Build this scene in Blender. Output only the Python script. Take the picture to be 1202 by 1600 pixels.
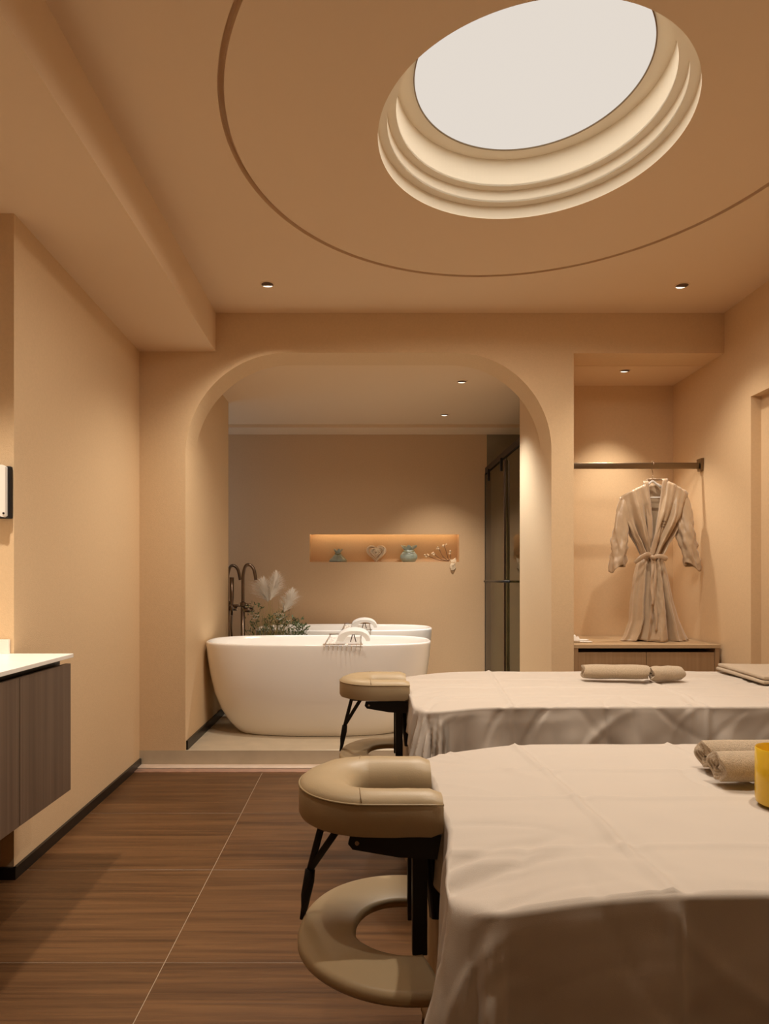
import bpy, bmesh, math, random
from math import sin, cos, pi, radians, sqrt, exp, atan2, hypot
from mathutils import Vector, Matrix, noise
from mathutils.geometry import tessellate_polygon

random.seed(7)
S = bpy.context.scene
COL = S.collection
for o in list(bpy.data.objects):
    bpy.data.objects.remove(o, do_unlink=True)

# ------------------------------------------------------------------ camera
EYE = 1.13
cam_d = bpy.data.cameras.new('camera')
cam_d.sensor_fit = 'AUTO'
cam_d.sensor_width = 36.0
cam_d.lens = 1008 / 1600 * 36.0
cam_d.shift_x = (601 - 565) / 1600
cam_d.shift_y = (906 - 800) / 1600
cam_d.clip_start = 0.02
cam = bpy.data.objects.new('camera', cam_d)
COL.objects.link(cam)
cam.location = (0, 0, EYE)
cam.rotation_euler = (pi / 2, 0, 0)
S.camera = cam

# ------------------------------------------------------------------ world, exposure
w = bpy.data.worlds.new('world')
S.world = w
w.use_nodes = True
w.node_tree.nodes['Background'].inputs[0].default_value = (1.0, 0.8, 0.6, 1)
w.node_tree.nodes['Background'].inputs[1].default_value = 0.0
S.view_settings.view_transform = 'Standard'
S.view_settings.look = 'None'
S.view_settings.exposure = 0.44
S.view_settings.gamma = 1.0
S.view_settings.use_curve_mapping = False
S.cycles.use_denoising = True
S.cycles.max_bounces = 10
S.cycles.diffuse_bounces = 7
S.cycles.caustics_reflective = False
S.cycles.caustics_refractive = False
S.cycles.sample_clamp_indirect = 3.0

# light levels of the lamps (each lamp is built with its fixture further down)
WARM = (1.0, 0.87, 0.71)
L_SKY = 2.4         # glowing ceiling disc, inside the well
L_SKY2 = 29.0       # added unseen lamp for the same disc's light leaving the well
L_SPOT = 44.0       # ceiling downlights in the room, added unseen ones included
L_VANITY = 98.0
L_BATH = 56.0
L_NICHE = 35.0
L_DAY = 0.9

# ------------------------------------------------------------------ materials
MATS = {}
def mat(name, col, rough=0.6, metal=0.0, bump=0.0, bscale=60.0, var=0.0, vscale=4.0,
        stretch=None, spec=0.5, trans=0.0, emit=None, estr=0.0, sheen=0.0, coat=0.0, ior=1.45,
        alpha=1.0, sub=0.0, detail=4.0):
    if name in MATS:
        return MATS[name]
    m = bpy.data.materials.new(name)
    m.use_nodes = True
    nt = m.node_tree
    b = nt.nodes['Principled BSDF']
    b.inputs['Base Color'].default_value = (*col, 1)
    b.inputs['Roughness'].default_value = rough
    b.inputs['Metallic'].default_value = metal
    b.inputs['Specular IOR Level'].default_value = spec
    b.inputs['Transmission Weight'].default_value = trans
    b.inputs['Sheen Weight'].default_value = sheen
    b.inputs['Coat Weight'].default_value = coat
    b.inputs['IOR'].default_value = ior
    b.inputs['Alpha'].default_value = alpha
    b.inputs['Subsurface Weight'].default_value = sub
    if emit:
        b.inputs['Emission Color'].default_value = (*emit, 1)
        b.inputs['Emission Strength'].default_value = estr
    src = None
    if bump or var:
        tc = nt.nodes.new('ShaderNodeTexCoord')
        mp = nt.nodes.new('ShaderNodeMapping')
        nt.links.new(tc.outputs['Object'], mp.inputs[0])
        if stretch:
            mp.inputs['Scale'].default_value = stretch
        src = mp.outputs[0]
    if var:
        n = nt.nodes.new('ShaderNodeTexNoise')
        n.inputs['Scale'].default_value = vscale
        n.inputs['Detail'].default_value = detail
        nt.links.new(src, n.inputs['Vector'])
        r = nt.nodes.new('ShaderNodeValToRGB')
        r.color_ramp.elements[0].position = 0.3
        r.color_ramp.elements[1].position = 0.7
        r.color_ramp.elements[0].color = (*[c * (1 - var) for c in col], 1)
        r.color_ramp.elements[1].color = (*[min(1, c * (1 + var)) for c in col], 1)
        nt.links.new(n.outputs['Fac'], r.inputs[0])
        nt.links.new(r.outputs[0], b.inputs['Base Color'])
    if bump:
        n2 = nt.nodes.new('ShaderNodeTexNoise')
        n2.inputs['Scale'].default_value = bscale
        n2.inputs['Detail'].default_value = 3.0
        nt.links.new(src, n2.inputs['Vector'])
        bp = nt.nodes.new('ShaderNodeBump')
        bp.inputs['Strength'].default_value = bump
        bp.inputs['Distance'].default_value = 0.004
        nt.links.new(n2.outputs['Fac'], bp.inputs['Height'])
        nt.links.new(bp.outputs[0], b.inputs['Normal'])
    MATS[name] = m
    return m

M_WALL = mat('beige_wallpaper', (0.70, 0.52, 0.325), 0.85, bump=0.25, bscale=260, var=0.025, vscale=90, spec=0.2)
M_CEIL = mat('beige_ceiling_paint', (0.76, 0.59, 0.405), 0.9, bump=0.05, bscale=200, spec=0.15)
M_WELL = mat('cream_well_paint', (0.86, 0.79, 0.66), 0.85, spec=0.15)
M_BATHWALL = mat('bath_wallpaper', (0.64, 0.45, 0.275), 0.8, bump=0.25, bscale=220, var=0.03, vscale=80, spec=0.2)
M_SHOWER = mat('brown_shower_stone', (0.27, 0.22, 0.15), 0.5, var=0.12, vscale=6)
M_STONE = mat('beige_platform_stone', (0.50, 0.42, 0.31), 0.55, bump=0.08, bscale=40, var=0.06, vscale=9)
M_BLACK = mat('black_skirting', (0.012, 0.010, 0.008), 0.35)
M_STRIP = mat('pale_stone_strip', (0.62, 0.50, 0.40), 0.4, var=0.08, vscale=12)
M_PINK = mat('rosy_metal_threshold', (0.75, 0.50, 0.40), 0.3, 0.75, var=0.2, vscale=18, stretch=(1, 6, 1))
M_GROUT = mat('pale_grout', (0.30, 0.215, 0.145), 0.9)
M_WHITE = mat('white_quartz', (0.86, 0.83, 0.78), 0.25, var=0.02, vscale=20)
M_PLASTIC = mat('white_plastic', (0.85, 0.82, 0.78), 0.3)
M_ACRYL = mat('white_acrylic', (0.955, 0.935, 0.90), 0.12, coat=0.3)
M_SHEET = mat('pale_cotton_sheet', (0.49, 0.43, 0.37), 0.75, bump=0.08, bscale=700, spec=0.25, sheen=0.15)
M_SKIRT = mat('tan_cotton_skirt', (0.47, 0.375, 0.27), 0.8, bump=0.08, bscale=700, spec=0.2)
M_TOWEL = mat('taupe_terry', (0.52, 0.40, 0.27), 0.95, bump=1.0, bscale=520, var=0.12, vscale=240, spec=0.1, sheen=0.4)
M_TOWELW = mat('white_terry', (0.83, 0.79, 0.73), 0.95, bump=0.8, bscale=400, spec=0.1, sheen=0.3)
M_LEATH = mat('khaki_vinyl', (0.40, 0.305, 0.185), 0.42, bump=0.06, bscale=300, spec=0.4)
M_LEATH2 = mat('khaki_piping', (0.30, 0.22, 0.12), 0.45)
M_BLKMET = mat('black_metal', (0.008, 0.007, 0.007), 0.4, 0.0)
M_BLKWEB = mat('black_webbing', (0.012, 0.011, 0.010), 0.7, bump=0.4, bscale=500)
M_STEEL = mat('steel', (0.65, 0.60, 0.55), 0.25, 1.0)
M_CHROME = mat('chrome', (0.80, 0.76, 0.72), 0.08, 1.0)
M_GUN = mat('gunmetal', (0.16, 0.115, 0.085), 0.28, 1.0)
M_BRONZE = mat('bronze_rod', (0.23, 0.17, 0.11), 0.35, 1.0)
M_ROBE = mat('champagne_satin', (0.47, 0.345, 0.225), 0.36, bump=0.5, bscale=28, spec=0.6, sheen=0.3, var=0.03, vscale=30)
M_ROBE2 = mat('champagne_satin_band', (0.47, 0.34, 0.225), 0.36, spec=0.6, sheen=0.3)
M_STITCH = mat('brown_thread', (0.12, 0.06, 0.03), 0.8)
M_YELLOW = mat('yellow_glass', (0.95, 0.62, 0.03), 0.18, trans=0.25, coat=0.3, sub=0.0)
M_WAX = mat('yellow_wax', (0.80, 0.50, 0.04), 0.5, sub=0.2)
M_CELAD = mat('celadon_glaze', (0.30, 0.345, 0.29), 0.3, var=0.12, vscale=30, coat=0.3)
M_RATTAN = mat('pale_rattan', (0.66, 0.52, 0.36), 0.8, var=0.15, vscale=80)
M_TWIG = mat('dry_twig', (0.22, 0.12, 0.06), 0.8)
M_DRYFL = mat('dry_blossom', (0.72, 0.56, 0.38), 0.9)
M_PAMPAS = mat('pampas_fluff', (0.88, 0.83, 0.76), 0.95, sheen=0.3)
M_GRASS = mat('dry_green_grass', (0.20, 0.19, 0.06), 0.7, var=0.3, vscale=14)
M_STRAW = mat('straw_grass', (0.42, 0.31, 0.13), 0.7, var=0.2, vscale=14)
M_LEAF = mat('grey_green_leaf', (0.09, 0.12, 0.05), 0.6, var=0.3, vscale=20)
M_PETAL = mat('white_petal', (0.75, 0.76, 0.68), 0.7)
M_POT = mat('dark_planter', (0.10, 0.085, 0.07), 0.6, var=0.1, vscale=15)
M_PLASTER = mat('paper_white', (0.84, 0.82, 0.78), 0.8)

def wood(name, c0, c1, grain_axis='X', scale=(1.4, 34, 34), rough=0.45, bump=0.15, rings=0.35, per_obj=True):
    """Streaked wood grain running along grain_axis, in object space."""
    m = bpy.data.materials.new(name)
    m.use_nodes = True
    nt = m.node_tree; N = nt.nodes; L = nt.links
    b = N['Principled BSDF']
    b.inputs['Roughness'].default_value = rough
    b.inputs['Specular IOR Level'].default_value = 0.4
    tc = N.new('ShaderNodeTexCoord'); mp = N.new('ShaderNodeMapping')
    oi = N.new('ShaderNodeObjectInfo')
    L.new(tc.outputs['Object'], mp.inputs[0])
    s = {'X': scale, 'Z': (scale[1], scale[2], scale[0])}[grain_axis]
    mp.inputs['Scale'].default_value = s
    add = N.new('ShaderNodeVectorMath'); add.operation = 'ADD'
    mul = N.new('ShaderNodeVectorMath'); mul.operation = 'SCALE'
    comb = N.new('ShaderNodeCombineXYZ')
    for k in range(3):
        L.new(oi.outputs['Random'], comb.inputs[k])
    L.new(comb.outputs[0], mul.inputs[0]); mul.inputs['Scale'].default_value = 37.0 if per_obj else 0.0
    L.new(mp.outputs[0], add.inputs[0]); L.new(mul.outputs[0], add.inputs[1])
    n1 = N.new('ShaderNodeTexNoise'); n1.inputs['Scale'].default_value = 1.0
    n1.inputs['Detail'].default_value = 8; n1.inputs['Roughness'].default_value = 0.62
    n1.inputs['Distortion'].default_value = rings
    L.new(add.outputs[0], n1.inputs['Vector'])
    mp2 = N.new('ShaderNodeMapping'); mp2.inputs['Scale'].default_value = (0.25, 0.22, 0.25)
    L.new(add.outputs[0], mp2.inputs[0])
    n2 = N.new('ShaderNodeTexNoise'); n2.inputs['Scale'].default_value = 1.0; n2.inputs['Detail'].default_value = 3
    n2.inputs['Distortion'].default_value = 1.2
    L.new(mp2.outputs[0], n2.inputs['Vector'])
    mx = N.new('ShaderNodeMath'); mx.operation = 'ADD'
    h = N.new('ShaderNodeMath'); h.operation = 'MULTIPLY'; h.inputs[1].default_value = 0.5
    L.new(n1.outputs['Fac'], mx.inputs[0]); L.new(n2.outputs['Fac'], mx.inputs[1])
    L.new(mx.outputs[0], h.inputs[0])
    r = N.new('ShaderNodeValToRGB')
    r.color_ramp.elements[0].position = 0.36; r.color_ramp.elements[1].position = 0.64
    r.color_ramp.elements[0].color = (*c0, 1); r.color_ramp.elements[1].color = (*c1, 1)
    L.new(h.outputs[0], r.inputs[0]); L.new(r.outputs[0], b.inputs['Base Color'])
    bp = N.new('ShaderNodeBump'); bp.inputs['Strength'].default_value = bump; bp.inputs['Distance'].default_value = 0.002
    L.new(n1.outputs['Fac'], bp.inputs['Height']); L.new(bp.outputs[0], b.inputs['Normal'])
    return m
M_FLOOR = wood('walnut_floor_tile', (0.054, 0.023, 0.008), (0.138, 0.065, 0.025), 'X', (2.2, 60, 60), 0.38, 0.4, 0.6)
M_VAN = wood('taupe_vanity_laminate', (0.095, 0.062, 0.042), (0.165, 0.112, 0.078), 'Z', (0.9, 70, 70), 0.45, 0.05, 0.1)
M_CAB = wood('tan_cabinet_laminate', (0.30, 0.185, 0.095), (0.38, 0.245, 0.135), 'Z', (0.9, 90, 90), 0.45, 0.05, 0.1)
M_CABTOP = wood('tan_cabinet_top', (0.42, 0.29, 0.165), (0.50, 0.36, 0.215), 'X', (0.9, 60, 60), 0.4, 0.05, 0.1)

def glass_mat(name, col, rough=0.0):
    m = bpy.data.materials.new(name); m.use_nodes = True
    nt = m.node_tree; N = nt.nodes; L = nt.links
    N.remove(N['Principled BSDF'])
    t = N.new('ShaderNodeBsdfTransparent'); t.inputs[0].default_value = (*col, 1)
    g = N.new('ShaderNodeBsdfGlossy'); g.inputs['Roughness'].default_value = rough
    f = N.new('ShaderNodeFresnel'); f.inputs[0].default_value = 1.5
    mx = N.new('ShaderNodeMixShader')
    ge = N.new('ShaderNodeNewGeometry'); inv = N.new('ShaderNodeMath'); inv.operation = 'SUBTRACT'; inv.inputs[0].default_value = 1.0
    ml = N.new('ShaderNodeMath'); ml.operation = 'MULTIPLY'
    L.new(ge.outputs['Backfacing'], inv.inputs[1]); L.new(f.outputs[0], ml.inputs[0]); L.new(inv.outputs[0], ml.inputs[1])
    L.new(ml.outputs[0], mx.inputs[0]); L.new(t.outputs[0], mx.inputs[1]); L.new(g.outputs[0], mx.inputs[2])
    L.new(mx.outputs[0], N['Material Output'].inputs[0])
    return m
M_GLASS = glass_mat('shower_glass', (0.80, 0.80, 0.70), 0.02)

def emit_mat(name, col, strength):
    m = bpy.data.materials.new(name); m.use_nodes = True
    nt = m.node_tree; N = nt.nodes
    N.remove(N['Principled BSDF'])
    e = N.new('ShaderNodeEmission'); e.inputs[0].default_value = (*col, 1); e.inputs[1].default_value = strength
    nt.links.new(e.outputs[0], N['Material Output'].inputs[0])
    return m
M_DIFF = emit_mat('glowing_ceiling_disc', (0.570, 0.514, 0.455), 1.0)
M_LENS = emit_mat('lamp_lens', (1.0, 0.86, 0.68), 1.6)
M_LED = emit_mat('warm_led_strip', (1.0, 0.70, 0.38), 7.5)
M_DAY = emit_mat('daylight_pane', (0.55, 0.75, 1.0), L_DAY)

# ------------------------------------------------------------------ helpers
def put(name, me, m=None, parent=None, smooth=False, loc=None, rot=None):
    o = bpy.data.objects.new(name, me)
    COL.objects.link(o)
    if m is not None and not me.materials:
        me.materials.append(m)
    if smooth:
        for p in me.polygons:
            p.use_smooth = True
    if parent is not None:
        o.parent = parent
    if loc is not None:
        o.location = loc
    if rot is not None:
        o.rotation_euler = rot
    return o

def mesh(name, vs, fs, m=None, parent=None, smooth=False, loc=None, rot=None, fix=True):
    me = bpy.data.meshes.new(name)
    me.from_pydata([tuple(v) for v in vs], [], fs)
    if fix:
        bm = bmesh.new(); bm.from_mesh(me)
        bmesh.ops.recalc_face_normals(bm, faces=bm.faces)
        bm.to_mesh(me); bm.free()
    me.update()
    return put(name, me, m, parent, smooth, loc, rot)

def from_bm(name, bm, m=None, parent=None, smooth=False, loc=None, rot=None):
    bmesh.ops.recalc_face_normals(bm, faces=bm.faces)
    me = bpy.data.meshes.new(name)
    bm.to_mesh(me); bm.free()
    return put(name, me, m, parent, smooth, loc, rot)

def add_box(bm, x0, x1, y0, y1, z0, z1, bevel=0.0, seg=2):
    vs = [bm.verts.new((x, y, z)) for x in (x0, x1) for y in (y0, y1) for z in (z0, z1)]
    fs = [(0, 1, 3, 2), (4, 6, 7, 5), (0, 4, 5, 1), (2, 3, 7, 6), (0, 2, 6, 4), (1, 5, 7, 3)]
    faces = [bm.faces.new([vs[i] for i in f]) for f in fs]
    if bevel:
        es = list({e for f in faces for e in f.edges})
        bmesh.ops.bevel(bm, geom=es, offset=bevel, segments=seg, affect='EDGES', profile=0.5)

def box(name, x0, x1, y0, y1, z0, z1, m, parent=None, bevel=0.0, seg=2, center=False):
    """center=True puts the object's origin in the middle of the box."""
    bm = bmesh.new()
    if center:
        c = Vector(((x0 + x1) / 2, (y0 + y1) / 2, (z0 + z1) / 2))
        add_box(bm, x0 - c.x, x1 - c.x, y0 - c.y, y1 - c.y, z0 - c.z, z1 - c.z, bevel, seg)
        return from_bm(name, bm, m, parent, False, c)
    add_box(bm, x0, x1, y0, y1, z0, z1, bevel, seg)
    return from_bm(name, bm, m, parent)

def lathe(name, prof, m, parent=None, seg=48, smooth=True, loc=None, close=False, rot=None):
    vs, fs = [], []
    n = len(prof)
    for k in range(seg):
        a = 2 * pi * k / seg
        for r, z in prof:
            vs.append((r * cos(a), r * sin(a), z))
    for k in range(seg):
        k2 = (k + 1) % seg
        for i in range(n - 1 if not close else n):
            j = (i + 1) % n
            fs.append((k * n + i, k2 * n + i, k2 * n + j, k * n + j))
    me = bpy.data.meshes.new(name)
    me.from_pydata(vs, [], fs)
    bm = bmesh.new(); bm.from_mesh(me)
    bmesh.ops.remove_doubles(bm, verts=bm.verts, dist=1e-6)
    bmesh.ops.dissolve_degenerate(bm, edges=bm.edges, dist=1e-7)
    bmesh.ops.recalc_face_normals(bm, faces=bm.faces)
    bm.to_mesh(me); bm.free()
    o = put(name, me, m, parent, smooth, loc, rot)
    if smooth:
        try:
            me.set_sharp_from_angle(angle=radians(40))
        except Exception:
            pass
    return o

def add_tube(bm, pts, rad, seg=8, flat=1.0, cap=True, up=(0, 0, 1)):
    """pts: list of points; rad: number or list."""
    pts = [Vector(p) for p in pts]
    n = len(pts)
    rs = rad if isinstance(rad, (list, tuple)) else [rad] * n
    rings = []
    prev = None
    for i, p in enumerate(pts):
        t = (pts[min(i + 1, n - 1)] - pts[max(i - 1, 0)])
        if t.length < 1e-9:
            t = Vector((0, 0, 1))
        t.normalize()
        if prev is None:
            u = Vector(up)
            if abs(u.dot(t)) > 0.95:
                u = Vector((1, 0, 0)) if abs(t.x) < 0.9 else Vector((0, 1, 0))
        else:
            u = prev
        u = (u - t * u.dot(t)).normalized()
        v = t.cross(u)
        prev = u
        rings.append([bm.verts.new(p + (u * cos(2 * pi * k / seg) * flat + v * sin(2 * pi * k / seg)) * rs[i]) for k in range(seg)])
    for i in range(n - 1):
        for k in range(seg):
            k2 = (k + 1) % seg
            bm.faces.new((rings[i][k], rings[i][k2], rings[i + 1][k2], rings[i + 1][k]))
    if cap:
        bm.faces.new(list(reversed(rings[0])))
        bm.faces.new(rings[-1])

def tube(name, pts, rad, m, parent=None, seg=10, flat=1.0, smooth=True, up=(0, 0, 1), loc=None):
    bm = bmesh.new()
    add_tube(bm, pts, rad, seg, flat, True, up)
    o = from_bm(name, bm, m, parent, smooth, loc)
    return o

def smooth_path(ctrl, n=8):
    """Catmull-Rom through the control points."""
    P = [Vector(c) for c in ctrl]
    out = []
    for i in range(len(P) - 1):
        p0 = P[max(i - 1, 0)]; p1 = P[i]; p2 = P[i + 1]; p3 = P[min(i + 2, len(P) - 1)]
        for k in range(n):
            t = k / n
            out.append(0.5 * ((2 * p1) + (-p0 + p2) * t + (2 * p0 - 5 * p1 + 4 * p2 - p3) * t * t + (-p0 + 3 * p1 - 3 * p2 + p3) * t ** 3))
    out.append(P[-1])
    return out

def grid(name, nu, nv, fn, m, parent=None, smooth=True, closed_u=False, solid=0.0, loc=None):
    vs, fs = [], []
    for j in range(nv):
        for i in range(nu):
            vs.append(fn(i / (nu if closed_u else nu - 1), j / (nv - 1)))
    for j in range(nv - 1):
        for i in range(nu if closed_u else nu - 1):
            i2 = (i + 1) % nu
            fs.append((j * nu + i, j * nu + i2, (j + 1) * nu + i2, (j + 1) * nu + i))
    o = mesh(name, vs, fs, m, parent, smooth, loc)
    if solid:
        md = o.modifiers.new('thickness', 'SOLIDIFY')
        md.thickness = solid; md.offset = 0
    return o

def prism(name, poly, z0, z1, m, parent=None):
    """poly: (x, y) outline extruded in z."""
    bm = bmesh.new()
    lo = [bm.verts.new((x, y, z0)) for x, y in poly]
    hi = [bm.verts.new((x, y, z1)) for x, y in poly]
    n = len(poly)
    for tri in tessellate_polygon([[Vector((p[0], p[1], 0)) for p in poly]]):
        bm.faces.new([lo[k] for k in tri]); bm.faces.new([hi[k] for k in tri])
    for i in range(n):
        bm.faces.new((lo[i], lo[(i + 1) % n], hi[(i + 1) % n], hi[i]))
    return from_bm(name, bm, m, parent)

def prism_y(name, poly, y0, y1, m, parent=None):
    """poly: (x, z) outline extruded in y."""
    bm = bmesh.new()
    lo = [bm.verts.new((x, y0, z)) for x, z in poly]
    hi = [bm.verts.new((x, y1, z)) for x, z in poly]
    n = len(poly)
    for tri in tessellate_polygon([[Vector((p[0], p[1], 0)) for p in poly]]):
        bm.faces.new([lo[k] for k in tri]); bm.faces.new([hi[k] for k in tri])
    for i in range(n):
        bm.faces.new((lo[i], lo[(i + 1) % n], hi[(i + 1) % n], hi[i]))
    return from_bm(name, bm, m, parent)

def tag(o, label, cat, group=None, kind=None):
    o['label'] = label
    o['category'] = cat
    if group: o['group'] = group
    if kind: o['kind'] = kind
    return o

def thing(name, label, cat, loc=(0, 0, 0), group=None, rz=0):
    o = bpy.data.objects.new(name, None)
    COL.objects.link(o)
    o.location = loc
    o.rotation_euler = (0, 0, rz)
    o.empty_display_size = 0.05
    return tag(o, label, cat, group)

def struct(o, label=None):
    o['kind'] = 'structure'
    if label:
        o['label'] = label
    return o

def copy_tree(o, parent=None):
    c = o.copy()
    COL.objects.link(c)
    c.parent = parent
    for ch in list(o.children):
        copy_tree(ch, c)
    return c

def fbm(x, y, z=0.0, s=1.0):
    return noise.noise(Vector((x * s, y * s, z * s)))

def lerp(a, b, t):
    return a + (b - a) * t

def interp(xs, ys, x):
    if x <= xs[0]: return ys[0]
    for i in range(len(xs) - 1):
        if x <= xs[i + 1]:
            t = (x - xs[i]) / (xs[i + 1] - xs[i])
            return lerp(ys[i], ys[i + 1], t)
    return ys[-1]

# ------------------------------------------------------------------ dimensions
CEIL = 2.75
D = 3.918            # face of the arched wall
XR = 2.2036          # right wall
SOF = 2.516          # left soffit underside
XS = -0.885          # soffit edge
YB = 6.20            # bathroom rear wall
PLAT = 0.094         # raised bathroom floor
BCEIL = 2.555        # bathroom ceiling
BACK = -3.2

# ------------------------------------------------------------------ floor
fl = struct(box('floor', -1.75, XR + 0.1, BACK, D, -0.06, -0.0009, M_GROUT), 'grout bed below wood-look floor tiles')
xs = [-1.75, -0.582, 0.618, 1.818, XR + 0.1]
ys = [BACK, -2.975, -2.365, -1.755, -1.145, -0.535, 0.075, 0.685, 1.295, 1.905, 2.515, 3.125, 3.785]
gp = 0.0013
tile_mesh = {}
for j in range(len(ys) - 1):
    for i in range(len(xs) - 1):
        wx, wy = xs[i + 1] - xs[i] - 2 * gp, ys[j + 1] - ys[j] - 2 * gp
        key = (round(wx, 3), round(wy, 3))
        if key not in tile_mesh:
            bm = bmesh.new()
            add_box(bm, -wx / 2, wx / 2, -wy / 2, wy / 2, -0.012, 0, 0.0008, 1)
            bmesh.ops.recalc_face_normals(bm, faces=bm.faces)
            me = bpy.data.meshes.new('floor_tile'); bm.to_mesh(me); bm.free()
            me.materials.append(M_FLOOR)
            tile_mesh[key] = me
        put('floor_tile', tile_mesh[key], None, fl, False,
            ((xs[i] + xs[i + 1]) / 2, (ys[j] + ys[j + 1]) / 2, 0))
# threshold in front of the step
struct(box('trim_1', -1.345, 1.5, 3.845, D + 0.004, -0.003, 0.010, M_STRIP, bevel=0.001), 'pale stone strip along the foot of the step')
struct(box('trim_2', -1.345, 1.5, 3.787, 3.843, -0.003, 0.004, M_PINK, bevel=0.001), 'rosy metal threshold strip before the step')
# raised bathroom floor
struct(box('floor_bathroom', -2.1, 1.25, D, YB, 0.0, PLAT, M_STONE), 'raised beige stone bathroom floor with a front step')
struct(box('floor_shower', 1.25, 2.2, 4.70, YB, 0.0, PLAT, M_SHOWER), 'brown stone shower floor')
struct(box('floor_robe_niche', 1.25, XR, D, 4.70, -0.003, 0.0, M_STONE), 'floor below the robe niche cabinet')

# ------------------------------------------------------------------ walls
AL, AR, AT = -1.069, 1.154, 2.51
poly = [(-1.36, PLAT), (-1.36, CEIL), (XR, CEIL), (XR, 2.506), (1.29, 2.506), (1.29, 0.0), (AR, 0.0)]
rr, rl = 0.59, 0.62
for k in range(25):
    a = (pi / 2) * k / 24
    poly.append((AR - rr + rr * cos(a), AT - rr + rr * sin(a)))
for k in range(25):
    a = pi / 2 + (pi / 2) * k / 24
    poly.append((AL + rl + rl * cos(a), AT - rl + rl * sin(a)))
poly.append((AL, PLAT))
struct(prism_y('wall_front', poly, D, 4.148, M_WALL), 'beige wall with a wide round-cornered arch to the bathroom')
struct(prism('wall_left', [(-1.315, 2.44), (-1.349, D), (-1.349, D + 0.02), (-1.75, D + 0.02), (-1.75, 2.44)], 0, SOF, M_WALL), 'plain beige left wall')
struct(box('wall_left_alcove', -1.85, -1.70, BACK, 2.44, 0, SOF, M_WALL), 'beige side wall behind the vanity')
struct(box('wall_back', -1.85, XR + 0.1, BACK - 0.1, BACK, 0, CEIL, M_WALL), 'beige wall behind the viewer')
# right wall with a recessed door
RD0, RD1, RDZ = 2.72, 3.649, 2.1675
wr = struct(box('wall_right', XR, XR + 0.12, RD1, 4.70, 0, CEIL, M_WALL), 'beige right wall')
box('wall_panel', XR, XR + 0.12, BACK, RD0, 0, CEIL, M_WALL, wr)
box('wall_panel', XR, XR + 0.12, RD0, RD1, RDZ, CEIL, M_WALL, wr)
dr = struct(box('door_1', XR + 0.058, XR + 0.10, RD0, RD1, 0, RDZ, M_WALL), 'flush beige door recessed in the right wall')
# robe niche
struct(box('wall_robe_niche', 1.25, XR, 4.561, 4.70, 0, CEIL, M_WALL), 'beige rear wall of the robe niche')
struct(box('ceiling_robe_niche', 1.29, XR, 4.148, 4.561, 2.503, CEIL, M_CEIL), 'low ceiling of the robe niche')
struct(box('wall_arch_right', 1.154, 1.29, 4.148, 4.70, 0, CEIL, M_WALL), 'beige side wall right inside the arch')
# bathroom shell
struct(box('wall_arch_left', -1.36, AL, 4.148, 5.18, PLAT, CEIL, M_WALL), 'beige side wall left inside the arch')
struct(box('wall_bathroom_alcove', -2.1, -1.36, 5.10, 5.18, PLAT, CEIL, M_BATHWALL))
NX0, NX1, NZ0, NZ1 = -0.497, 0.940, 1.302, 1.567
wb = struct(box('wall_bathroom', -2.1, NX0, YB, YB + 0.2, 0, CEIL, M_BATHWALL), 'brown-beige rear bathroom wall with a long lit niche')
box('wall_panel', NX1, 1.205, YB, YB + 0.2, 0, CEIL, M_BATHWALL, wb)
box('wall_panel', NX0, NX1, YB, YB + 0.2, 0, NZ0, M_BATHWALL, wb)
box('wall_panel', NX0, NX1, YB, YB + 0.018, NZ1, CEIL, M_BATHWALL, wb)
box('wall_panel', NX0, NX1, YB + 0.018, YB + 0.2, NZ1 + 0.03, CEIL, M_BATHWALL, wb)
box('niche_back', NX0, NX1, YB + 0.15, YB + 0.2, NZ0, NZ1 + 0.03, M_BATHWALL, wb)
box('led_strip', NX0 + 0.02, NX1 - 0.02, YB + 0.085, YB + 0.100, NZ1 + 0.023, NZ1 + 0.03, M_LED, wb)
struct(box('wall_shower', 1.205, 2.2, YB, YB + 0.2, 0, CEIL, M_SHOWER), 'dark brown stone wall inside the shower')
struct(box('wall_shower_side', 2.2, 2.3, 4.70, YB + 0.2, 0, CEIL, M_SHOWER))
struct(box('ceiling_bathroom', -2.1, 2.2, 4.148, YB, BCEIL, BCEIL + 0.1, M_CEIL), 'beige bathroom ceiling')
struct(box('trim_3', -2.1, 2.2, 5.911, YB, 2.526, BCEIL, M_CEIL), 'dropped ceiling edge above the rear bathroom wall')
# daylight window at the left end of the bathroom
ww = struct(box('wall_bathroom_left', -2.2, -2.1, 5.10, YB + 0.2, 0, CEIL, M_BATHWALL), 'bathroom end wall with a window')
win = struct(thing('window_1', 'daylit window at the left end of the bathroom', 'window', (-2.098, 5.68, 1.75)))
box('pane', 0.0, 0.006, -0.36, 0.36, -0.55, 0.55, M_DAY, win)
for a, b_, c, d_ in ((-0.40, -0.36, -0.59, 0.59), (0.36, 0.40, -0.59, 0.59), (-0.36, 0.36, -0.59, -0.55), (-0.36, 0.36, 0.55, 0.59)):
    box('frame', 0.0, 0.02, a, b_, c, d_, M_BLKMET, win)
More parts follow.
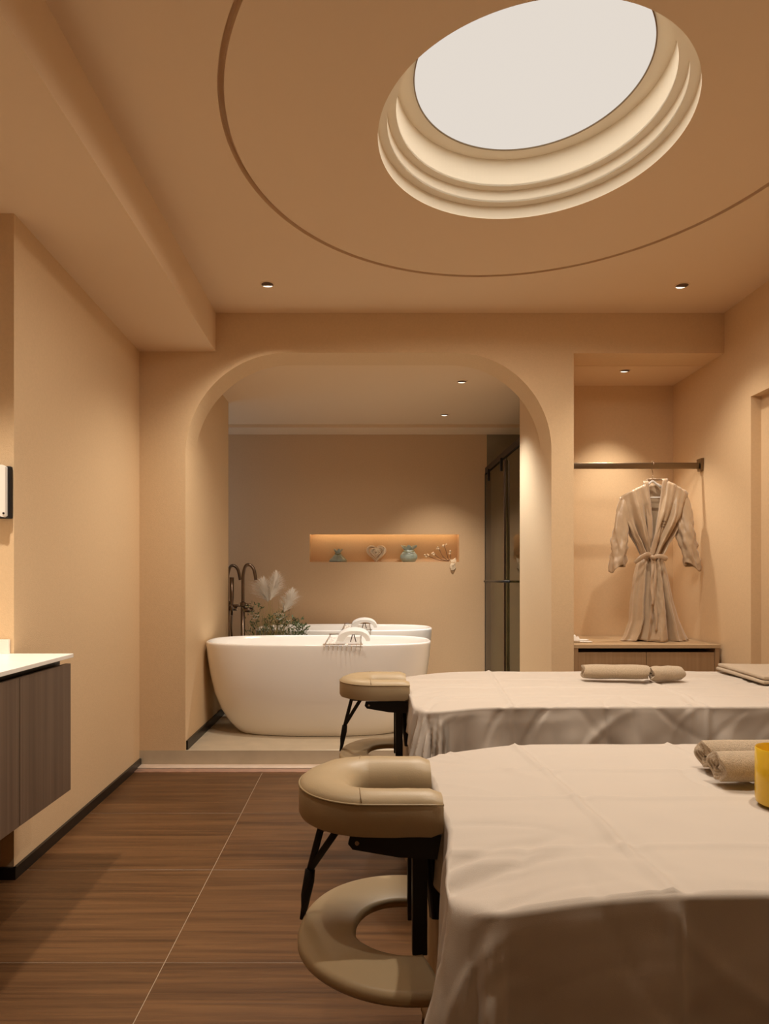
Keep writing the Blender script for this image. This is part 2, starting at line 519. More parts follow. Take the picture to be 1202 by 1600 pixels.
# skirtings
def skirt(name, p, q, z0, h, label, t=0.012):
    d = Vector((q[0] - p[0], q[1] - p[1], 0)); L = d.length; d.normalize(); n = Vector((d.y, -d.x, 0))
    P = [Vector((p[0], p[1], 0)), Vector((q[0], q[1], 0))]
    poly = [(v.x, v.y) for v in (P[0], P[1], P[1] + n * t, P[0] + n * t)]
    return struct(prism(name, poly, z0, z0 + h, M_BLACK), label)
skirt('baseboard_left', (-1.315, 2.428), (-1.349, D - 0.001), 0.0, 0.045, 'black skirting at the foot of the left wall')
skirt('baseboard_alcove', (-1.70, 2.44), (-1.303, 2.44), 0.0, 0.045, 'black skirting below the vanity')
skirt('baseboard_bathroom', (AL, D + 0.012), (AL, 5.18), PLAT, 0.055, 'black skirting inside the arch')

# ------------------------------------------------------------------ ceiling with the ring groove and the round opening
CX, CY = 0.612, 2.343
R1, RG0, RG1 = 0.5525, 1.087, 1.109
def rect_hit(a, x0, x1, y0, y1):
    c, s = cos(a), sin(a)
    t = 1e9
    if c > 1e-9: t = min(t, (x1 - CX) / c)
    if c < -1e-9: t = min(t, (x0 - CX) / c)
    if s > 1e-9: t = min(t, (y1 - CY) / s)
    if s < -1e-9: t = min(t, (y0 - CY) / s)
    return CX + c * t, CY + s * t
rx0, rx1, ry0, ry1 = XS - 0.01, XR + 0.05, BACK - 0.05, D + 0.05
angs = [2 * pi * k / 160 for k in range(160)]
for x in (rx0, rx1):
    for y in (ry0, ry1):
        angs.append(atan2(y - CY, x - CX) % (2 * pi))
angs = sorted(angs)
vs, fs = [], []
for a in angs:
    c, s = cos(a), sin(a)
    for r, z in ((R1, CEIL), (RG0, CEIL), (RG0, CEIL + 0.035), (RG1, CEIL + 0.035), (RG1, CEIL)):
        vs.append((CX + c * r, CY + s * r, z))
    x, y = rect_hit(a, rx0, rx1, ry0, ry1)
    vs.append((x, y, CEIL))
n = len(angs)
for k in range(n):
    k2 = (k + 1) % n
    for i in range(5):
        fs.append((k * 6 + i, k2 * 6 + i, k2 * 6 + i + 1, k * 6 + i + 1))
struct(mesh('ceiling', vs, fs, M_CEIL, fix=True), 'beige ceiling with a thin circular groove')
struct(box('ceiling_soffit', -1.85, XS, BACK - 0.05, D + 0.03, SOF, CEIL + 0.02, M_CEIL), 'dropped soffit along the left side of the ceiling')

sk = thing('round_ceiling_light', 'large round glowing ceiling light in a stepped cream well', 'ceiling light', (CX, CY, CEIL))
tiers = [(R1, 0.0, 0.054, R1 - 0.034), (R1 - 0.034, 0.054, 0.105, R1 - 0.067), (R1 - 0.067, 0.105, 0.222, R1 - 0.131)]
for r, z0, z1, r2 in tiers:
    lathe('well_tier', [(r + 0.02, z0 + (0.001 if z0 == 0 else 0.012)), (r, z0 + (0.0 if z0 == 0 else 0.0)), (r, z1), (r2, z1), (r2, z1 + 0.008), (r + 0.02, z1 + 0.008)], M_WELL, sk, 160, False, close=False)
lathe('bezel', [(R1 - 0.131, 0.222), (R1 - 0.1305, 0.218), (R1 - 0.135, 0.218), (R1 - 0.135, 0.222)], M_BRONZE, sk, 128, close=True)
lathe('diffuser', [(0.0, 0.224), (R1 - 0.129, 0.224)], M_DIFF, sk, 128, False)
ld = bpy.data.lights.new('ceiling_disc_light', 'AREA')
ld.shape = 'DISK'; ld.size = 2 * (R1 - 0.14); ld.energy = L_SKY; ld.color = (1.0, 0.89, 0.74)
lo = bpy.data.objects.new('ceiling_disc_light', ld); COL.objects.link(lo); lo.parent = sk; lo.location = (0, 0, 0.221)
ld2 = bpy.data.lights.new('ceiling_well_fill', 'AREA')
ld2.shape = 'DISK'; ld2.size = 0.92; ld2.energy = L_SKY2; ld2.color = (1.0, 0.88, 0.74); ld2.spread = radians(168)
lo2 = bpy.data.objects.new('ceiling_well_fill', ld2); COL.objects.link(lo2); lo2.parent = sk; lo2.location = (0, 0, 0.02)  # second lamp, added at the opening to light the room past the well

# ------------------------------------------------------------------ downlights
def downlight(x, y, z, label, energy, size=110, blend=0.6, col=WARM, aim=None, group='recessed downlights', r=0.037):
    t = thing('downlight', label, 'downlight', (x, y, z), group)
    lathe('trim_ring', [(r + 0.004, 0.0), (r + 0.004, -0.002), (r, -0.004), (r - 0.004, -0.003), (r - 0.004, 0.0)], M_CEIL, t, 32)
    lathe('baffle', [(r - 0.004, -0.001), (r * 0.55, -0.0006), (0.0, -0.0004)], M_GUN, t, 32)
    # lit crescent of the tilted reflector
    vs, fs = [], []
    for k in range(13):
        a = radians(35 + 110 * k / 12)
        ro = (r - 0.006); ri = ro - 0.013 * sin(pi * k / 12) - 0.001
        vs += [(ro * cos(a), ro * sin(a), -0.003), (ri * cos(a), ri * sin(a), -0.0015)]
    for k in range(12):
        fs.append((2 * k, 2 * k + 1, 2 * k + 3, 2 * k + 2))
    mesh('reflector', vs, fs, M_LENS, t)
    d = bpy.data.lights.new('downlight_spot', 'SPOT')
    d.energy = energy; d.color = col; d.spot_size = radians(size); d.spot_blend = blend; d.shadow_soft_size = 0.025
    o = bpy.data.objects.new('downlight_spot', d); COL.objects.link(o); o.parent = t
    o.location = (0, 0, -0.012)
    if aim is not None:
        v = Vector(aim) - Vector((x, y, z))
        o.rotation_euler = v.to_track_quat('-Z', 'Y').to_euler()
    return t
downlight(-0.516, 3.535, CEIL, 'downlight in the main ceiling near the left soffit corner', L_SPOT * 1.42, size=116, blend=1.0, aim=(-0.50, 3.74, 0))
downlight(-0.516, 1.05, CEIL, 'added unseen downlight in the main ceiling left of the near bed', L_SPOT * 0.45)  # out-of-view lamp, added to brighten the left wall
downlight(1.764, 3.55, CEIL, 'downlight in the main ceiling near the right wall', L_SPOT * 0.95, size=100, blend=1.0, aim=(1.68, 3.72, 0))
downlight(0.90, 1.15, CEIL, 'added unseen downlight in the main ceiling above the near bed', L_SPOT * 1.25)  # out-of-view lamp, added to lift the near bed sheet
downlight(0.55, -0.75, CEIL, 'added unseen downlight in the main ceiling behind the viewer', L_SPOT * 0.45, col=(1.0, 0.74, 0.46))  # out-of-view lamp, added to lighten the near bed's front drape
downlight(-1.28, 1.99, SOF, 'downlight in the left soffit above the vanity', L_VANITY, size=68, blend=0.9)
downlight(1.730, 4.232, 2.503, 'downlight above the hanging robe', L_NICHE, size=84, blend=0.7, r=0.034)
downlight(0.722, 4.634, BCEIL, 'bathroom downlight nearer the arch', L_BATH * 1.4, size=98, blend=0.75, col=(0.97, 1.0, 1.0), r=0.036)
downlight(0.718, 5.567, BCEIL, 'bathroom downlight nearer the rear wall', L_BATH * 1.7, size=90, blend=1.0, col=(1, 0.88, 0.74), r=0.036)

# ------------------------------------------------------------------ vanity
VX, VY0, VY1 = -1.0977, 1.36, 2.436
va = thing('vanity_cabinet', 'wall-hung taupe wood vanity cabinet below the white worktop', 'cabinet', (-1.40, 1.9, 0.338))
def vb(name, x0, x1, y0, y1, z0, z1, m, parent=va, bev=0.0015):
    bm = bmesh.new(); add_box(bm, x0 + 1.40, x1 + 1.40, y0 - 1.9, y1 - 1.9, z0 - 0.338, z1 - 0.338, bev)
    return from_bm(name, bm, m, parent)
vb('carcass', -1.698, VX - 0.022, VY0, VY1 - 0.002, 0.342, 0.80, M_VAN)
vb('recessed_rail', -1.69, VX - 0.035, VY0, VY1 - 0.012, 0.80, 0.836, M_BLACK)
for y0, y1 in ((VY0, 1.7135), (1.7165, 2.0715), (2.0745, VY1)):
    vb('door', VX - 0.020, VX, y0, y1, 0.338, 0.815, M_VAN)
wt = thing('vanity_worktop', 'white quartz worktop with a low upstand on the vanity', 'worktop', (-1.40, 1.9, 0.837))
bm = bmesh.new(); add_box(bm, -0.298, 1.40 - 1.088, -0.56, 0.537, 0.0, 0.015, 0.0015); from_bm('slab', bm, M_WHITE, wt)
bm = bmesh.new(); add_box(bm, -0.298, 1.40 - 1.327, 0.525, 0.537, 0.015, 0.068, 0.001); from_bm('upstand', bm, M_WHITE, wt)

ds = thing('paper_dispenser', 'white and black paper dispenser on the wall above the vanity', 'dispenser', (-1.43, 2.438, 1.36))
bm = bmesh.new(); add_box(bm, -0.12, 0.113, -0.020, 0.0, 0.0, 0.197, 0.004); from_bm('back_plate', bm, M_BLKMET, ds)
poly = [(-0.118, 0.02), (-0.112, 0.195), (-0.09, 0.199), (0.09, 0.199), (0.103, 0.192), (0.103, 0.010), (0.095, 0.004), (0.06, 0.012), (0.0, 0.022)]
o = prism_y('cover', poly, -0.036, -0.018, M_PLASTIC, ds)
lathe('lock', [(0.0, 0.0), (0.004, 0.0), (0.004, 0.002), (0.0, 0.002)], M_BLKMET, ds, 12, loc=(0.097, -0.036, 0.018), rot=(pi / 2, 0, 0))

# ------------------------------------------------------------------ massage beds
def drape(name, x0, x1, y0, y1, ztop, ov_head, ov_near, ov_far, m, R=0.11, rb=0.022, step=0.0075, seed=0.0,
          folds=0.012, flare=0.10, crease=True, droop=0.0, zmin=None, xcreases=(), ycreases=(), hollow=False, jut=0.0):
    """Cloth lying on a rounded rectangular top and hanging over the head end and both long sides."""
    us = []
    u = x0 - ov_head
    while u < x1: us.append(u); u += step
    us.append(x1)
    vv = []
    v = y0 - ov_near
    while v < y1 + ov_far: vv.append(v); v += step
    vv.append(y1 + ov_far)
    # extra rows where the cloth bends over the edges
    ex = [rb * pi / 2 * q for q in (-0.12, 0.0, 0.2, 0.4, 0.6, 0.8, 1.0, 1.12)]
    def merge(base, extra):
        base = [b for b in base if all(abs(b - e) > 0.0014 for e in extra) or b in (base[0], base[-1])]
        return sorted(set(base + [e for e in extra if base[0] < e < base[-1]]))
    us = merge(us, [x0 - e for e in ex])
    vv = merge(vv, [y0 - e for e in ex] + [y1 + e for e in ex])
    ix0, iy0, iy1 = x0 + R, y0 + R, y1 - R
    wrnd = random.Random(int(seed * 100))
    WR = []
    if crease:
        for k in range(46):
            side = k % 2
            wu = wrnd.uniform(x0 - ov_head, min(x1, x0 + 1.5))
            wv = wrnd.uniform(y0 - ov_near, y0 + 0.02) if side else wrnd.uniform(y0 - 0.02, y1)
            an = wrnd.uniform(-0.5, 0.5) + (pi / 2 + wrnd.choice((-0.5, 0.5)) if side else wrnd.choice((0, 0, pi / 2, 0.9)))
            WR.append((wu, wv, cos(an), sin(an), wrnd.uniform(0.06, 0.22), wrnd.uniform(0.006, 0.016), wrnd.uniform(-1, 1) * (0.010 if side else 0.0045)))
        for k in range(14):     # pull lines around the head corners
            cyc = wrnd.choice((y0, y0, y1))
            wu = x0 + wrnd.uniform(-0.08, 0.16); wv = cyc + wrnd.uniform(-0.12, 0.16) * (1 if cyc == y0 else -1)
            an = wrnd.uniform(0.2, 1.2) * (1 if cyc == y0 else -1)
            WR.append((wu, wv, cos(an), sin(an), wrnd.uniform(0.05, 0.13), wrnd.uniform(0.006, 0.013), wrnd.uniform(-1, 1) * 0.008))
    vs = []
    for v in vv:
        for u in us:
            # nearest point on the rounded rectangle
            cxx = max(u, ix0); cyy = min(max(v, iy0), iy1)
            dx, dy = u - cxx, v - cyy
            d = hypot(dx, dy)
            wr = 0.004 * fbm(u, v * 1.3, seed, 4.0) + 0.0022 * fbm(u + 9, v, seed, 11.0) + 0.0016 * (1 - abs(fbm(u * 0.5 + 3, v * 1.6, seed, 7.0)) * 3)
            for wu, wv, wc, ws, wl, ww_, wa in WR:
                ex, ey = u - wu, v - wv
                al = ex * wc + ey * ws
                if abs(al) < wl * 2.2:
                    ac = (-ex * ws + ey * wc + 0.25 * al * al / wl) / ww_
                    if abs(ac) < 2.5:
                        wr += wa * exp(-ac * ac - (al / wl) ** 2)
            if crease:
                for xc, sl in xcreases:
                    e = (u - xc - sl * (v - y0)) + 0.006 * fbm(v, seed, 0, 6)
                    wr += 0.0060 * exp(-(e / 0.0075) ** 2) - 0.003 * exp(-((e - 0.02) / 0.012) ** 2)
                for yc in ycreases:
                    e = (v - yc) + 0.004 * fbm(u, seed, 0, 5)
                    wr += 0.0034 * exp(-(e / 0.0075) ** 2)
            dcz = droop * max(exp(-(hypot(u - x0, v - y0) / 0.16) ** 2), exp(-(hypot(u - x0, v - y1) / 0.16) ** 2))
            if d <= R:
                vs.append((u, v, ztop + wr - dcz))
                continue
            nx, ny = dx / d, dy / d
            s = d - R
            cornerness = min(1, abs(nx) * 1.5) * min(1, abs(ny) * 1.5) if dx < 0 and dy != 0 else 0.0
            qx, qy = cxx + nx * R, cyy + ny * R
            if s < rb * pi / 2:
                h = rb * sin(s / rb); z = -rb * (1 - cos(s / rb))
            else:
                h = rb; z = -rb - (s - rb * pi / 2)
            drop = -z
            per = qx * abs(ny) * 1.0 + qy * abs(nx) + 0.22 * atan2(ny, nx)
            g = min(1.0, max(0, drop - 0.01) / 0.16)
            f = folds * (0.35 if nx < -0.8 else 1.0) * g * (sin(per * 26 + 3 * fbm(per, seed, 0, 2.5) + seed) * 0.6 + 0.7 * fbm(per, drop, seed, 7.0) + 0.5)
            f += 0.004 * g * sin(per * 61 + drop * 9 + seed * 2) + 0.004 * g * fbm(per * 3, drop * 3, seed, 6)
            h += max(f, -0.006 * g) + (wr * min(1.0, drop / 0.02)) + flare * cornerness * drop * 0.8 + 0.02 * drop
            zz = ztop + z - droop * exp(-(hypot(qx - x0, min(abs(qy - y0), abs(qy - y1))) / 0.16) ** 2) + wr * 0.4
            if zmin is not None and zz < zmin:
                zz = zmin
            vs.append((qx + nx * h, qy + ny * h, zz))
    if jut:     # the cloth pulls out towards the head at the near corner
        vs = [(x - jut * min(1, max(0, (y0 + 0.22 - y) / 0.22)) * min(1, max(0, (x0 + 0.28 - x) / 0.28)), y, z) for x, y, z in vs]
    nu, nv = len(us), len(vv)
    fs = [(j * nu + i, j * nu + i + 1, (j + 1) * nu + i + 1, (j + 1) * nu + i) for j in range(nv - 1) for i in range(nu - 1)]
    if hollow:   # only the hanging part, tucked under the mattress edge
        fs = [f for f in fs if min(vs[k][2] for k in f) < ztop - 0.05]
    o = mesh(name, vs, fs, m, None, True)
    md = o.modifiers.new('thickness', 'SOLIDIFY'); md.thickness = 0.0025; md.offset = -1
    return o

BTOP = 0.71
beds = [('near', 0.155, 2.06, 0.870, 1.650), ('far', 0.185, 2.08, 2.150, 2.955)]
for bname, x0, x1, y0, y1 in beds:
    cx, cy = (x0 + x1) / 2, (y0 + y1) / 2
    near = bname == 'near'
    t = thing('massage_bed', ('massage bed nearest the viewer below the long pale sheet' if near else 'massage bed next to the bathroom step below the short pale sheet'), 'bed', (cx, cy, 0), 'massage beds')
    hx, hy = (x1 - x0) / 2 - 0.02, (y1 - y0) / 2 - 0.02
    bm = bmesh.new(); bm.free()
    rc = 0.17; outl = []
    for sx, sy, a0_ in ((1, 1, 0), (-1, 1, pi / 2), (-1, -1, pi), (1, -1, 3 * pi / 2)):
        for k in range(9):
            a = a0_ + pi / 2 * k / 8
            outl.append((sx * (hx - rc) + rc * cos(a), sy * (hy - rc) + rc * sin(a)))
    prism('mattress', outl, 0.61, BTOP - 0.036, M_LEATH, t)
    bm = bmesh.new(); add_box(bm, -hx + 0.03, hx - 0.03, -hy + 0.03, hy - 0.03, 0.55, 0.61, 0.004); from_bm('frame', bm, M_BLKMET, t)
    for sx in (-1, 1):
        for sy in (-1, 1):
            bm = bmesh.new()
            add_box(bm, sx * (hx - 0.14) - 0.022, sx * (hx - 0.14) + 0.022, sy * (hy - 0.07) - 0.022, sy * (hy - 0.07) + 0.022, 0.0, 0.55, 0.003)
            from_bm('leg', bm, M_BLKMET, t)
    if near:
        sk_o = drape('bed_skirt', x0 + 0.022, x1, y0 + 0.032, y1 - 0.032, BTOP - 0.006, 0.60, 0.60, 0.60, M_SKIRT, R=0.10, rb=0.012, step=0.02, seed=3.1, jut=0.035, folds=0.014, flare=0.02, crease=False, zmin=0.02, hollow=True)
        tag(sk_o, 'tan under-sheet hanging to the floor below the near bed sheet', 'bed skirt', 'bed skirts')
        sh = drape('bed_sheet', x0, x1, y0, y1, BTOP, 0.16, 0.42, 0.40, M_SHEET, R=0.075, rb=0.008, jut=0.04, seed=1.7, folds=0.016, flare=0.30, droop=0.03,
                   xcreases=((0.42, -0.035), (0.80, -0.02), (1.25, 0.0)), ycreases=(1.02, 1.24, 1.42))
        tag(sh, 'creased pale sheet over the bed nearest the viewer', 'sheet', 'bed sheets')
    else:
        sk_o = drape('bed_skirt', x0 + 0.022, x1, y0 + 0.032, y1 - 0.032, BTOP - 0.006, 0.60, 0.60, 0.60, M_SKIRT, R=0.10, rb=0.012, step=0.02, seed=8.3, folds=0.010, flare=0.02, crease=False, zmin=0.02, hollow=True)
        tag(sk_o, 'tan under-sheet hanging to the floor below the far bed sheet', 'bed skirt', 'bed skirts')
        sh = drape('bed_sheet', x0, x1, y0, y1, BTOP, 0.13, 0.19, 0.20, M_SHEET, R=0.10, rb=0.009, seed=5.2, folds=0.022, flare=0.30, droop=0.02,
                   xcreases=((0.50, 0.1), (1.15, 0.08)), ycreases=(2.33, 2.52, 2.72))
        tag(sh, 'pale sheet with a short hem over the bed next to the step', 'sheet', 'bed sheets')

# ------------------------------------------------------------------ face cradles
def face_cradle(loc, label):
    t = thing('face_cradle', label, 'face cradle', loc, 'massage bed face cradles')
    # local origin: floor point below the centre of the cushion
    ZT = 0.748
    # horseshoe path, open towards the bed (+x)
    path = []
    rp = 0.082
    RO = 0.138
    def half_width(a):        # broad at the head end, slimmer along the arms
        return 0.040 + 0.014 * max(0.0, -cos(a)) ** 1.5
    wid = []
    for k in range(6): path.append((0.128 - 0.128 * k / 6, RO - 0.040)); wid.append(0.040)
    for k in range(41):
        a = pi / 2 + pi * k / 40
        h_ = half_width(a)
        path.append(((RO - h_) * cos(a), (RO - h_) * sin(a))); wid.append(h_)
    for k in range(1, 7): path.append((0.128 * k / 6, -RO + 0.040)); wid.append(0.040)
    # cross-section: (offset outward as a share of the half width, z)
    hw = 1.0
    sec = [(0.94, -0.068), (1.0, -0.062), (1.0, -0.014), (0.95, -0.008), (0.80, -0.001), (0.45, 0.006),
           (0.0, 0.006), (-0.4, 0.0), (-0.78, -0.014), (-1.0, -0.034), (-1.0, -0.062), (-0.93, -0.068)]
    vs, fs = [], []
    ns, npth = len(sec), len(path)
    for i, (x, y) in enumerate(path):
        x2, y2 = path[min(i + 1, npth - 1)]; x1, y1 = path[max(i - 1, 0)]
        tx, ty = x2 - x1, y2 - y1
        l = hypot(tx, ty); nx, ny = -ty / l, tx / l     # outward for this winding
        if nx * x + ny * y < 0: nx, ny = -nx, -ny
        if x > 0: nx, ny = 0, (1 if y > 0 else -1)
        endk = 1.0
        if i == 0 or i == npth - 1: endk = 0.90
        for k, (o_, z) in enumerate(sec):
            dz = z
            if i in (0, npth - 1): dz = -0.034 + (z + 0.034) * 0.8
            vs.append((x + nx * o_ * wid[i] * endk, y + ny * o_ * wid[i] * endk, ZT + dz + 0.0012 * fbm(x * 9, y * 9, o_, 3)))
    for i in range(npth - 1):
        for k in range(ns):
            k2 = (k + 1) % ns
            fs.append((i * ns + k, i * ns + k2, (i + 1) * ns + k2, (i + 1) * ns + k))
    fs.append(tuple(range(ns))); fs.append(tuple((npth - 1) * ns + k for k in range(ns)))
    cu = mesh('cushion', vs, fs, M_LEATH, t, True)
    try: cu.data.set_sharp_from_angle(angle=radians(50))
    except Exception: pass
    # piping along the upper outer edge, and a seam across the left of the ring
    pp = []
    for i, (x, y) in enumerate(path):
        if x > 0: nx, ny = 0, (1 if y > 0 else -1)
        else:
            l = hypot(x, y); nx, ny = x / l, y / l
        pp.append((x + nx * (wid[i] - 0.0008), y + ny * (wid[i] - 0.0008), ZT - 0.011))
    tube('piping', pp, 0.0022, M_LEATH2, cu, 6)
    for sy in (-1, 1):
        seam = [(-0.02 + 0.004 * o_, sy * (RO - 0.0405 + o_ * 0.0405), ZT + z + 0.0004) for o_, z in sec[3:10]]
        tube('seam', seam, 0.0009, M_LEATH2, cu, 5)
    # plate below cushion and the hinged bracket
    bm = bmesh.new(); add_box(bm, -0.09, 0.12, -0.09, 0.09, ZT - 0.076, ZT - 0.068, 0.002); from_bm('base_plate', bm, M_BLKMET, t)
    poly = [(-0.036, ZT - 0.076), (-0.040, ZT - 0.092), (-0.032, ZT - 0.102), (0.05, ZT - 0.116), (0.12, ZT - 0.120), (0.128, ZT - 0.076)]
    for y0 in (-0.105, 0.090):
        br = prism_y('bracket', poly, y0, y0 + 0.010, M_BLKMET, t)
        lathe('bolt', [(0, 0.002), (0.004, 0.002), (0.005, 0.0), (0.005, -0.014), (0.004, -0.016), (0, -0.016)], M_STEEL, br, 12, loc=(-0.024, y0, ZT - 0.090), rot=(pi / 2, 0, 0))
    # upright posts down to the floor
    bm = bmesh.new(); add_box(bm, 0.078, 0.106, -0.070, -0.052, 0.435, ZT - 0.115, 0.002); from_bm('post', bm, M_BLKMET, t)
    bm = bmesh.new(); add_box(bm, 0.078, 0.106, 0.052, 0.070, 0.435, ZT - 0.115, 0.002); from_bm('post', bm, M_BLKMET, t)
    bm = bmesh.new(); add_tube(bm, [(0.112, -0.03, ZT - 0.115), (0.128, -0.03, ZT - 0.26)], 0.014, 8); from_bm('strut', bm, M_BLKMET, t, True)
    # arm shelf: padded crescent disc
    ZS = 0.47
    SC = (0.068, -0.022)
    prof = [(0.098, -0.020), (0.095, -0.012), (0.097, -0.004), (0.103, -0.001), (0.150, 0.002), (0.196, 0.0), (0.203, -0.003), (0.206, -0.010), (0.206, -0.018), (0.203, -0.024), (0.196, -0.026), (0.105, -0.024)]
    vs, fs = [], []
    a0, a1, na = radians(76), radians(284), 72
    npf = len(prof)
    for k in range(na + 1):
        a = a0 + (a1 - a0) * k / na
        for r, z in prof:
            sag = -0.010 * exp(-((a - radians(185)) / 0.5) ** 2)
            rr_ = r
            vs.append((SC[0] + rr_ * cos(a), SC[1] + rr_ * 1.03 * sin(a), ZS + z + sag))
    for k in range(na):
        for i in range(npf):
            j = (i + 1) % npf
            fs.append((k * npf + i, (k + 1) * npf + i, (k + 1) * npf + j, k * npf + j))
    fs.append(tuple(range(npf))); fs.append(tuple(na * npf + i for i in range(npf)))
    mesh('arm_shelf', vs, fs, M_LEATH, t, True)
    # straps: from below the cushion to the outer left of the shelf
    tip = (-0.130, 0.030, ZS + 0.004)
    knot = (-0.118, 0.020, ZS + 0.085)
    for top in ((-0.088, -0.045, ZT - 0.069), (-0.052, -0.065, ZT - 0.069)):
        tube('strap', [top, (lerp(top[0], knot[0], .5), lerp(top[1], knot[1], .5), lerp(top[2], knot[2], .5)), knot], 0.0068, M_BLKWEB, t, 8, 0.3, True, (0, 1, 0))
    tube('buckle', [knot, (-0.121, 0.024, ZS + 0.06), (-0.127, 0.027, ZS + 0.03), tip, (-0.136, 0.030, ZS - 0.02)], [0.010, 0.011, 0.010, 0.007, 0.004], M_BLKWEB, t, 8, 0.5, True, (0, 1, 0))
    return t
face_cradle((0.016, 1.262, 0), 'large khaki face cradle with arm shelf at the near bed')
fc = face_cradle((0.052, 2.53, 0), 'smaller-looking khaki face cradle with arm shelf at the far bed beside the tub')

# ------------------------------------------------------------------ towels and cup on the beds
def towel_roll(name, x0, x1, y, z, r, m, label, group, turns=3.6, th=0.0075, rz=0.0, flat=0.88, seed=0.0, start=-0.4, lump=0.05):
    """Spiral roll lying along x; spiral drawn in the y-z plane."""
    pts = []
    n = int(turns * 22)
    pitch = th * 1.12
    r0 = max(0.006, r - turns * pitch)
    for k in range(n + 1):
        a = 2 * pi * turns * k / n
        rr_ = r0 + (r - th / 2 - r0) * k / n
        pts.append((rr_ * cos(a + start), rr_ * sin(a + start)))
    L = x1 - x0
    nl = 14
    vs, fs = [], []
    for j in range(nl + 1):
        t = j / nl
        for k, (a, b) in enumerate(pts):
            q = k / n
            sc = 1.0 - lump * (2 * t - 1) ** 4 + lump * 0.8 * fbm(t * 2.5, seed, 0, 1.3)
            wob = 1 + 0.035 * fbm(t * 3, a * 20, b * 20 + seed, 1.5)
            vs.append(((t - 0.5) * (L - 0.012 * (1 - q)) + 0.004 * sin(k * 0.9 + seed) * (1 if t in (0, 1) else 0),
                       a * sc * wob, max(b * flat * sc * wob, -r * flat * 0.97)))
    np_ = n + 1
    for j in range(nl):
        for k in range(n):
            fs.append((j * np_ + k, j * np_ + k + 1, (j + 1) * np_ + k + 1, (j + 1) * np_ + k))
    o = mesh(name, vs, fs, m, None, True, ((x0 + x1) / 2, y, z + r * flat * 0.97 + th / 2), (0, 0, rz))
    md = o.modifiers.new('thickness', 'SOLIDIFY'); md.thickness = th; md.offset = 0
    md2 = o.modifiers.new('round', 'BEVEL'); md2.width = 0.0022; md2.segments = 2; md2.limit_method = 'ANGLE'
    return tag(o, label, 'towel', group)
ZB = BTOP + 0.003
towel_roll('rolled_towel', 0.745, 1.12, 1.412, ZB, 0.037, M_TOWEL, 'rolled taupe towel at the back of the pair on the near bed', 'rolled taupe towels', seed=1.0, rz=0.02)
towel_roll('rolled_towel', 0.725, 1.10, 1.325, ZB, 0.037, M_TOWEL, 'rolled taupe towel beside the yellow cup on the near bed', 'rolled taupe towels', seed=2.0, rz=0.02, start=0.3)
towel_roll('rolled_towel', 0.915, 1.175, 2.66, ZB, 0.038, M_TOWEL, 'longer rolled taupe towel left in the end-to-end pair on the far bed', 'rolled taupe towels', seed=3.0, rz=-0.07, lump=0.13)
towel_roll('rolled_towel', 1.180, 1.318, 2.648, ZB, 0.036, M_TOWEL, 'shorter rolled taupe towel right in the end-to-end pair on the far bed', 'rolled taupe towels', seed=4.0, rz=0.16, lump=0.26, start=0.9)

def folded_towel():
    t = thing('folded_towel', 'flat folded taupe towel at the foot of the far bed', 'towel', (1.85, 2.72, ZB + 0.004), rz=-0.10)
    for k in range(2):
        vs, fs = [], []
        z0 = 0.001 + 0.016 * k
        hx, hy, th = 0.25 - 0.006 * k, 0.21 - 0.006 * k, 0.0155
        prof = [(0, 0), (0.004, 0.0), (0.0085, 0.004), (0.0085, 0.0115), (0.004, 0.0155), (0, 0.0155)]
        def fn(u, v):
            # u around profile at the edge, v unused
            return (0, 0, 0)
        nx, ny = 24, 20
        def top(u, v, zz, sh):
            x = (2 * u - 1) * (hx - sh); y = (2 * v - 1) * (hy - sh)
            return (x, y, z0 + zz + 0.0025 * fbm(x, y, k * 3.0 + 1, 9) * (1 if k else 0.3) + (0.012 * max(0, v - 0.55) if k else 0))
        bm = bmesh.new()
        add_box(bm, -hx, hx, -hy, hy, z0, z0 + th, 0.006, 3)
        bmesh.ops.subdivide_edges(bm, edges=[e for e in bm.edges if e.calc_length() > 0.2], cuts=14, use_grid_fill=True)
        for v in bm.verts:
            if v.co.z > z0 + th * 0.6:
                v.co.z += 0.003 * fbm(v.co.x, v.co.y, k * 3.0, 9)
        from_bm('fold', bm, M_TOWEL, t, True)
    return t
folded_towel()

cup = thing('candle_cup', 'yellow glass candle cup at the right on the near bed', 'cup', (0.782, 1.192, ZB))
lathe('cup_wall', [(0.0, 0.0), (0.040, 0.0), (0.046, 0.004), (0.0475, 0.012), (0.0475, 0.103), (0.046, 0.105), (0.0445, 0.103), (0.0445, 0.012), (0.038, 0.006), (0.0, 0.006)], M_YELLOW, cup, 48)
lathe('wax', [(0.0, 0.007), (0.037, 0.007), (0.0435, 0.014), (0.0435, 0.072), (0.0, 0.073)], M_WAX, cup, 32)

# ------------------------------------------------------------------ bathtubs
def superel(a, A, B, e):
    c, s = cos(a), sin(a)
    return (A * math.copysign(abs(c) ** (2 / e), c), B * math.copysign(abs(s) ** (2 / e), s))

